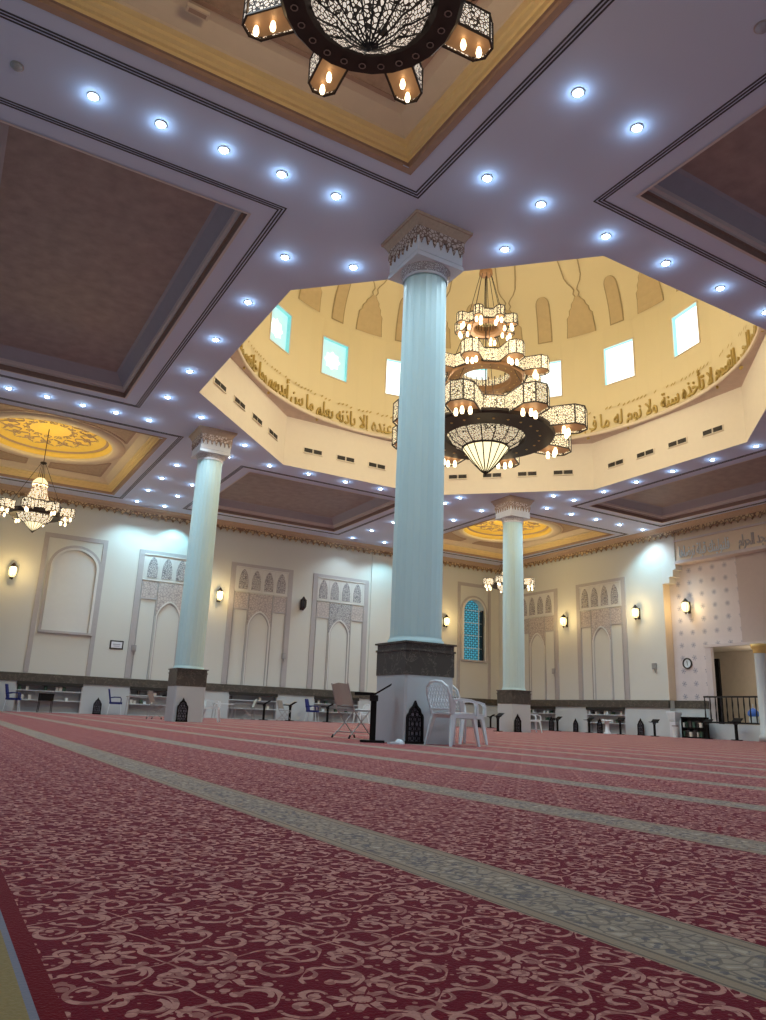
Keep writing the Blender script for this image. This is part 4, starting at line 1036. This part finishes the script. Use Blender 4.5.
# ------------------------------------------------------------------ recessed shelves with books
bk = MB().box(-.09, .09, -.05, .05, 0, .16)
nshelf = 0
def shelf_unit(u0, u1, side, lab):
    w = u1-u0
    if side == 'L': e = empty('recessed_bookshelf', (u0, WY_, 0), 0, lab, 'bookshelf'); loc = lambda u, d, z: (u0+u, WY_+d, z)
    else: e = empty('recessed_bookshelf', (WX_, u1, 0), -PI/2, lab, 'bookshelf'); loc = lambda u, d, z: (WX_+d, u1-u, z)
    MB().box(0, w, .30, .33, .0, 1.1).build('back_panel', 'strip', e)
    MB().box(0, w, -.0, .30, .0, .03).build('bottom_board', 'dadow', e)
    MB().box(0, w, -.06, .04, .98, 1.10).build('header', 'vent', e)
    for z in (.42, .76): MB().box(0, w, -.02, .30, z, z+.035).build('shelf', 'dadow', e)
    for s in (0, w-.03): MB().box(s, s+.03, 0, .3, .03, 1.08).build('side_panel', 'strip', e)
    k = 0; u = .12
    while u < w-.15:
        if random.random() < .55:
            z = random.choice((.455, .795, .795)); ht = random.uniform(.10, .17)
            b = MB().box(-.05, .05, .03, .20, 0, ht).build('book', random.choice(['paper', 'paper', 'bookr', 'white', 'bookd']))
            b.location = loc(u, 0, z)
            if side != 'L': b.rotation_euler.z = -PI/2
            tag(b, 'book standing on '+lab, 'book', 'books on '+lab)
        u += .13
labsL = ['the recessed shelf under the blind arch at far left', 'the recessed shelf left of the left column', 'the recessed shelf right of the left column', 'the recessed shelf left of the near column']
for (a, b), l in zip(nichesL, labsL): shelf_unit(a, b, 'L', l)
for (a, b), l in zip(nichesR, ['the recessed shelf under the right wall panel', 'the recessed shelf just right of the farthest column']): shelf_unit(a, b, 'R', l)

# ------------------------------------------------------------------ furniture
def plastic_chair():
    """monobloc armchair facing +X"""
    e = empty('plastic_armchair')
    s = MB(); pts = []
    s.ribbon([(-.21, -.20), (-.05, -.225), (.22, -.23)], [(-.21, .20), (-.05, .225), (.22, .23)], lambda u, v, d: (u, v, .425+d+(.012 if u > .1 else 0)), 0, .022)
    s.build('seat', 'white', e)
    ap = MB(); ap.box(.205, .225, -.21, .21, .37, .44); ap.box(-.2, .2, -.225, -.21, .38, .43); ap.box(-.2, .2, .21, .225, .38, .43); ap.build('apron', 'white', e)
    for sx, sy in ((1, -1), (1, 1), (-1, -1), (-1, 1)):
        l = MB(); x0 = .20 if sx > 0 else -.19; x1 = .26 if sx > 0 else -.29
        a = [(x0, sy*.20), (x1, sy*.26)]; w0, w1 = .05, .026
        vs = []
        for (x, y), w, z in ((a[0], w0, .44), (a[1], w1, 0)):
            vs += [(x-w*.7, y-w/2, z), (x+w*.7, y-w/2, z), (x+w*.7, y+w/2, z), (x-w*.7, y+w/2, z)]
        l.add(vs, [(0,3,2,1),(4,5,6,7),(0,1,5,4),(1,2,6,5),(2,3,7,6),(3,0,4,7)]); l.build('leg', 'white', e)
    # back frame: curved hoop, leaning back
    def B(t, z): return (-.20-(z-.43)*.26-.03*math.cos(t*2.2), t, z)
    hoop = [B(-.19, .43), B(-.215, .55), B(-.235, .70), B(-.215, .80), B(-.12, .865), B(0, .88), B(.12, .865), B(.215, .80), B(.235, .70), B(.215, .55), B(.19, .43)]
    b = MB(); b.tube(hoop, .019, 8); b.tube([B(-.2, .5), B(0, .5), B(.2, .5)], .016, 6); b.build('back_frame', 'white', e)
    lt = MB()
    for k in range(-7, 8):
        for sg in (-1, 1):
            p = []
            for i in range(9):
                z = .5+i*.046; t = k*.056+sg*(z-.68)*.55
                if abs(t) < .205+.02*math.sin((z-.5)*7) and z < .865-abs(t)*.25: p.append(B(t, z))
            if len(p) > 1: lt.tube(p, .0065, 5)
    lt.build('back_lattice', 'white', e)
    for sy in (-1, 1):
        a = MB(); a.ribbon([(-.24, .64), (-.1, .655), (.1, .645), (.22, .62), (.25, .56), (.255, .42)], [(-.24, .61), (-.1, .625), (.1, .615), (.19, .59), (.215, .55), (.215, .42)], lambda u, v, d: (u, sy*(.235+d), v), -.02, .03)
        a.build('armrest', 'white', e)
        w = MB(); w.add([(-.25, sy*.215, .44), (-.19, sy*.225, .44), (-.2, sy*.245, .62), (-.31, sy*.24, .68), (-.27, sy*.23, .58)], [(0, 1, 2, 3, 4)])
        w.add([(-.25, sy*.225, .44), (-.19, sy*.235, .44), (-.2, sy*.255, .62), (-.31, sy*.25, .68), (-.27, sy*.24, .58)], [(0, 1, 2, 3, 4)]); w.build('side_panel', 'white', e)
    return e
pc = plastic_chair(); pc.location = (6.29, 8.76, 0); pc.rotation_euler.z = math.radians(8); pc.scale = (.96,)*3
tag(pc, 'white plastic armchair with lattice back, in front at the near column', 'chair', 'white plastic armchairs')
G = 'white plastic armchairs'
copy_tree(pc, (7.08, 9.60, 0), math.radians(5), 'white plastic armchair tucked behind another one right of the near column', G)
copy_tree(pc, (7.30, 22.3, 0), math.radians(-25), 'white plastic armchair just right of the left column', G)
copy_tree(pc, (18.75, 21.3, 0), math.radians(-20), 'white plastic armchair just right of the farthest column', G)
copy_tree(pc, (16.7, 30.2, 0), math.radians(190), 'white plastic armchair far behind the beige folding chair', G)

def folding_chair():
    e = empty('folding_chair')
    b = MB(); b.ribbon([(-.20, .52), (0, .535), (.20, .52)], [(-.20, .86), (0, .885), (.20, .86)], lambda u, v, d: (-.17-(v-.45)*.36+d-.03*(1-(u/.2)**2), u, v), 0, .018); b.build('backrest', 'beigef', e)
    MB().ribbon([(-.17, -.20), (.0, -.205), (.23, -.19)], [(-.17, .20), (.0, .205), (.23, .19)], lambda u, v, d: (u, v, .435+d), 0, .025).build('seat', 'grey', e)
    for sy in (-1, 1):
        MB().tube([(-.33, sy*.205, .88), (-.17, sy*.21, .45), (.0, sy*.21, .27), (.24, sy*.215, .03)], .011, 8).build('leg', 'steel', e)
        MB().tube([(.2, sy*.19, .44), (.0, sy*.19, .25), (-.24, sy*.20, .03)], .011, 8).build('leg', 'steel', e)
        for x in (.25, -.25): MB().tube([(x*.93, sy*.21, .05), (x*1.03, sy*.212, .0)], .016, 8).build('foot', 'blackm', e)
    c = MB()
    for x, z in ((.18, .10), (-.18, .10)): c.tube([(x, -.2, z), (x, .2, z)], .009, 6)
    c.build('crossbar', 'steel', e)
    return e
fc = folding_chair(); fc.location = (5.86, 10.86, 0); fc.rotation_euler.z = math.radians(14); fc.scale = (.94,)*3
tag(fc, 'folding chair with beige back and steel legs, left of the near column', 'chair')
copy_tree(fc, (6.15, 23.9, 0), math.radians(8), 'folding chair with steel legs left of the left column')
copy_tree(fc, (11.4, 30.1, 0), math.radians(170), 'folding chair by the recessed shelf right of the left column', 'folding chairs at the far shelf')
copy_tree(fc, (13.05, 30.2, 0), math.radians(10), 'folding chair at the right end of the shelf right of the left column', 'folding chairs at the far shelf')

def book_stand(openbook=False):
    e = empty('book_stand')
    MB().box(-.17, .17, -.13, .13, 0, .03).build('base', 'blackw', e)
    MB().box(-.042, .042, -.042, .042, .03, .60).build('post', 'blackw', e)
    MB().box(-.06, .06, -.06, .06, .56, .64).build('collar', 'blackm', e)
    for s in (-1, 1):
        F = lambda u, v, d: (u*s, v, .64+abs(u)*(.08 if s < 0 else .62)+d)
        MB().ribbon([(0, -.18), (.12, -.18), (.24, -.18)], [(0, .18), (.12, .18), (.24, .18)], F, 0, .018).build('tray', 'blackw', e)
    l = MB(); l.box(-.27, .0, -.215, -.2, .63, .67); l.build('ledge', 'blackw', e)
    return e
bs0 = book_stand(); bs0.location = (5.37, 9.36, 0); bs0.rotation_euler.z = math.radians(-30); bs0.scale = (.98,)*3
tag(bs0, 'tall black wooden book stand against the left side of the near column', 'book stand', 'black book stands')
GB = 'black book stands'
for (x, y, rz, s, lab) in ((6.3, 22.7, 5, 1.1, 'black book stand beside the folding chair left of the left column'), (12.35, 30.75, 20, 1.05, 'black book stand in front of the shelf right of the left column'),
    (13.6, 30.9, 15, 1.05, 'black book stand with a pale book, between two far recessed shelves'), (15.35, 30.8, 15, 1.05, 'black book stand beside the blue chair near the centre'),
    (24.0, 30.3, 40, 1.0, 'black book stand under the arched window'), (16.95, 21.0, 60, .95, 'black book stand against the left face of the farthest column'),
    (24.85, 26.55, 60, 1.0, 'black book stand between two lattice screens right of the farthest column'), (24.85, 24.6, 60, 1.0, 'black book stand in front of the right wall shelf, left one'),
    (24.9, 22.9, 75, 1.05, 'black book stand at the right end of the right wall shelf'), (24.6, 20.9, 70, 1.0, 'black book stand below the last grey box of the right wall'),
    (25.0, 18.85, 60, 1.1, 'black book stand right of the low black bookcase, at the railing'), (25.0, 17.65, 60, 1.2, 'rightmost black book stand in front of the white platform')):
    copy_tree(bs0, (x, y, 0), math.radians(rz-55), lab, GB, scale=s*(.95 if y > 30.5 or y < 23 and x < 10 else .80))
b = MB().ribbon([(-.2, -.14), (0, -.14), (.2, -.14)], [(-.2, .14), (0, .14), (.2, .14)], lambda u, v, d: (u, v, abs(u)*(.08 if u < 0 else .62)+d), 0, .035).build('open_book', 'paper'); b.location = (13.6, 30.9, .667); b.rotation_euler.z = math.radians(-40)
tag(b, 'pale open book on a stand between two far recessed shelves', 'book')

def lattice_screen():
    """pointed black pierced screen, in the XZ plane, front toward -Y"""
    e = empty('lattice_screen'); F = lambda u, v, d: (u, -d, v); w = .155
    A = [(-w, 0)]+[(-w, .40), (-w*.93, .44), (-w*.72, .47), (-w*.6, .53), (-w*.25, .58), (0, .66)]; A = A+[(-u, v) for u, v in A[-2::-1]]
    Bi = [(-w*.8, .03)]+[(-w*.8, .39), (-w*.75, .42), (-w*.56, .45), (-w*.45, .50), (-w*.15, .545), (0, .59)]; Bi = Bi+[(-u, v) for u, v in Bi[-2::-1]]
    f = MB(); f.ribbon(A, Bi, F, 0, .045); f.box(-w-.01, w+.01, -.055, 0, 0, .04); f.build('frame', 'blackw', e)
    g = MB()
    for r in range(7):
        for c in range(-1, 2):
            cx, cz = c*.083+(.0415 if r % 2 else 0), .085+r*.072
            lim = w*.86 if cz < .42 else w*.86*(1-(cz-.42)/.18)
            if abs(cx)+.02 > lim: continue
            g.tube([(cx+.038*math.cos(2*PI*i/6+PI/6), -.02, cz+.038*math.sin(2*PI*i/6+PI/6)) for i in range(7)], .0075, 5)
    for c in (-.083, 0, .083):
        g.bar((c, -.02, .03), (c, -.02, .42 if c else .56), .008)
    g.build('lattice', 'blackw', e)
    MB().add([F(*p, .002) for p in Bi], [tuple(range(len(Bi)))]).build('backing', 'slate', e)
    return e
ls = lattice_screen(); ls.scale = (.88,)*3; ls.location = (5.90, 9.14, 0); tag(ls, 'black pierced pointed screen against the front of the near column pedestal', 'screen', 'black pointed lattice screens')
GS = 'black pointed lattice screens'
for (x, y, rz, s, lab) in ((6.0, 20.755, 0, 1.05, 'black pierced pointed screen against the pedestal of the left column'), (17.60, 20.755, 0, 1.0, 'black pierced pointed screen against the pedestal of the farthest column'),
    (5.75, 31.3, 0, 1.05, 'black pointed screen on the left wall, left of a blue chair'), (24.15, 31.3, 0, 1.1, 'black pointed screen below the arched window'),
    (25.25, 27.35, -90, 1.1, 'black pierced pointed screen just left of the book stands right of the farthest column'), (25.45, 26.0, -90, 1.0, 'black pierced pointed screen on the right wall between the two shelves'),
    (25.2, 24.3, -90, 1.05, 'black pierced pointed screen in front of the right wall shelf'), (25.45, 22.3, -90, 1.15, 'black pierced pointed screen on the white wall right of the right wall shelf')):
    copy_tree(ls, (x, y, 0), math.radians(rz), lab, GS, scale=s*(.88 if x > 24.5 else .90))

def blue_chair():
    e = empty('blue_armchair')
    b = MB(); b.ribbon([(-.22, .42), (-.235, .7), (-.2, .95)], [(.22, .42), (.235, .7), (.2, .95)], lambda u, v, d: (-.20-(v-.42)*.22+d, u, v), 0, .06); b.build('backrest', 'blue', e)
    MB().box(-.22, .25, -.24, .24, .40, .48).build('seat', 'blue', e)
    for s in (-1, 1):
        MB().tube([(-.24, s*.26, .62), (-.05, s*.27, .66), (.16, s*.27, .66), (.2, s*.26, .6), (.2, s*.25, .44)], .02, 6).build('armrest', 'blue', e)
        for x in (-.22, .22): MB().tube([(x*.9, s*.23, .42), (x*1.15, s*.25, 0)], .013, 6).build('leg', 'white', e)
    return e
bc = blue_chair(); bc.location = (2.75, 30.9, 0); bc.rotation_euler.z = math.radians(-12); tag(bc, 'blue padded armchair at the far left edge', 'chair', 'blue padded armchairs')
copy_tree(bc, (6.3, 30.8, 0), math.radians(-12), 'blue padded armchair below the framed sign', 'blue padded armchairs')
copy_tree(bc, (14.6, 30.8, 0), math.radians(-40), 'blue padded armchair near the centre, left of the folding chair', 'blue padded armchairs')

def small_desk(w, d, h, m):
    e = empty('small_desk'); MB().box(-w/2, w/2, -d/2, d/2, h-.03, h).build('desk_top', m, e)
    for sx in (-1, 1):
        for sy in (-1, 1): MB().tube([(sx*(w/2-.05), sy*(d/2-.04), h-.03), (sx*(w/2-.02), sy*(d/2-.02), 0)], .012, 6).build('leg', 'steel' if m != 'blackw' else 'blackm', e)
    return e
d1 = small_desk(.9, .45, .72, 'grey'); d1.location = (7.15, 30.7, 0); tag(d1, 'small grey desk on steel legs beside a blue armchair', 'desk')
d2 = small_desk(.5, .4, .68, 'blackw'); d2.location = (3.85, 30.95, 0); tag(d2, 'small black stool-like desk in front of the leftmost recessed shelf', 'desk')
MB().box(-.24, .24, -.18, .18, .42, .665).build('drawer_box', 'blackw', d2)
d3 = small_desk(.75, .4, .60, 'white'); d3.location = (10.35, 30.2, 0); tag(d3, 'low white desk behind the white armchair by the left column', 'desk')
d4 = small_desk(.9, .4, .64, 'grey'); d4.location = (11.55, 31.0, 0); tag(d4, 'grey desk in front of the shelf right of the left column', 'desk')
d5 = small_desk(.8, .4, .66, 'grey'); d5.location = (16.0, 31.0, 0); tag(d5, 'grey desk in front of the shelf behind the beige folding chair', 'desk')
# white stool
e = empty('stool', (24.2, 22.95, 0), 0, 'white round pedestal stool in front of the right wall shelf', 'stool')
MB().lathe([(.22, .50), (.23, .53), (.22, .56), (0, .56)], 18, capb=True).build('seat', 'white', e, smooth=True); MB().lathe([(.16, 0), (.15, .04), (.09, .1), (.08, .45), (.14, .5)], 16, capb=True).build('pedestal', 'white', e, smooth=True)
# tall pedestal with a flared bowl
e = empty('pedestal_bin', (25.1, 20.35, 0), 0, 'pale flared bin on a square post, left of the black bookcase', 'bin')
MB().box(-.13, .13, -.13, .13, 0, .55).build('post', 'capw', e); MB().lathe([(.15, .55), (.2, .62), (.3, .92), (.29, .95), (.26, .90), (.14, .60), (0, .6)], 4, a0=PI/4).build('bowl', 'white', e)
# white bin beside
e = empty('waste_bin', (24.75, 20.05, 0), 0, 'small white cylindrical bin at the left end of the black bookcase', 'bin')
MB().lathe([(.09, 0), (.11, .42), (.12, .44), (.10, .44), (.085, .03), (0, .03)], 16).build('body', 'white', e, smooth=True); MB().lathe([(.122, .40), (.125, .44)], 16).build('rim', 'grey', e)
# low black bookcase
e = empty('bookcase', (25.1, 19.55, 0), -PI/2, 'low black bookcase with small books below the tile wall', 'bookcase')
MB().box(-.48, .48, 0, .3, 0, .05).build('bottom_board', 'blackw', e); MB().box(-.5, .5, -.02, .32, .72, .77).build('top_board', 'blackw', e); MB().box(-.48, .48, 0, .3, .35, .39).build('shelf', 'blackw', e)
for s in (-1, 1): MB().box(s*.48-.02, s*.48+.02, 0, .3, 0, .74).build('side_panel', 'blackw', e)
MB().box(-.48, .48, .28, .3, 0, .74).build('back_panel', 'blackm', e)
for i in range(14):
    u = -.4+.115*(i % 7); z = .39 if i < 7 else .05
    if i in (3, 10): continue
    b = MB().box(-.035, .035, -.09, .09, 0, .17+.03*(i % 3)).build('book', ['paper', 'bookr', 'bookd'][i % 3]); b.location = (25.18, 19.55-u, z)
    tag(b, 'small book in the low black bookcase', 'book', 'books in the low black bookcase')
# slippers by the near column
def slipper(loc, rz, lab):
    e = empty('slipper', loc, rz, lab, 'slipper', 'white slippers at the near column')
    MB().prism([(-.13, -.035), (0, -.03), (.1, -.045), (.14, 0), (.1, .045), (0, .03), (-.13, .035)], lambda u, v, d: (u, v, d), 0, .025).build('sole', 'white', e)
    MB().lathe([(.055, .0), (.05, .035), (.02, .06), (0, .062)], 12, (.06, 0)).build('strap', 'white', e, smooth=True)
slipper((6.13, 9.98+.02, 0), .5, 'white slipper at the foot of the book stand, nearer the column'); slipper((5.95, 9.93, 0), .1, 'white slipper lying beside the other one at the near column')
bpy.data.objects['slipper'].location = (5.60, 9.10, 0); bpy.data.objects['slipper.001'].location = (5.50, 8.94, 0)

# ------------------------------------------------------------------ world, camera
w = bpy.data.worlds.new('World'); sc.world = w; w.use_nodes = True
bg = w.node_tree.nodes['Background']; bg.inputs[0].default_value = (.72, .82, 1, 1); bg.inputs[1].default_value = .18
cam = bpy.data.cameras.new('camera'); co = bpy.data.objects.new('camera', cam); col.objects.link(co); sc.camera = co
yaw, pit, rol = (math.radians(a) for a in (60.04459, 15.27155, 2.27764))
f = Vector((math.cos(yaw)*math.cos(pit), math.sin(yaw)*math.cos(pit), math.sin(pit))); r = Vector((math.sin(yaw), -math.cos(yaw), 0)); u = r.cross(f)
r2 = r*math.cos(rol)+u*math.sin(rol); u2 = -r*math.sin(rol)+u*math.cos(rol)
mt = Matrix((r2, u2, -f)).transposed().to_4x4(); mt.translation = (0, 0, .353); co.matrix_world = mt
cam.sensor_fit = 'VERTICAL'; cam.sensor_height = 24; cam.lens = 754.292/1020*24; cam.clip_start = .05; cam.clip_end = 200
sc.view_settings.view_transform = 'Standard'; sc.view_settings.exposure = 0.0
sc.cycles.use_denoising = True
sc.cycles.max_bounces = 6; sc.cycles.diffuse_bounces = 4; sc.cycles.sample_clamp_indirect = 4; sc.cycles.caustics_reflective = False; sc.cycles.caustics_refractive = False
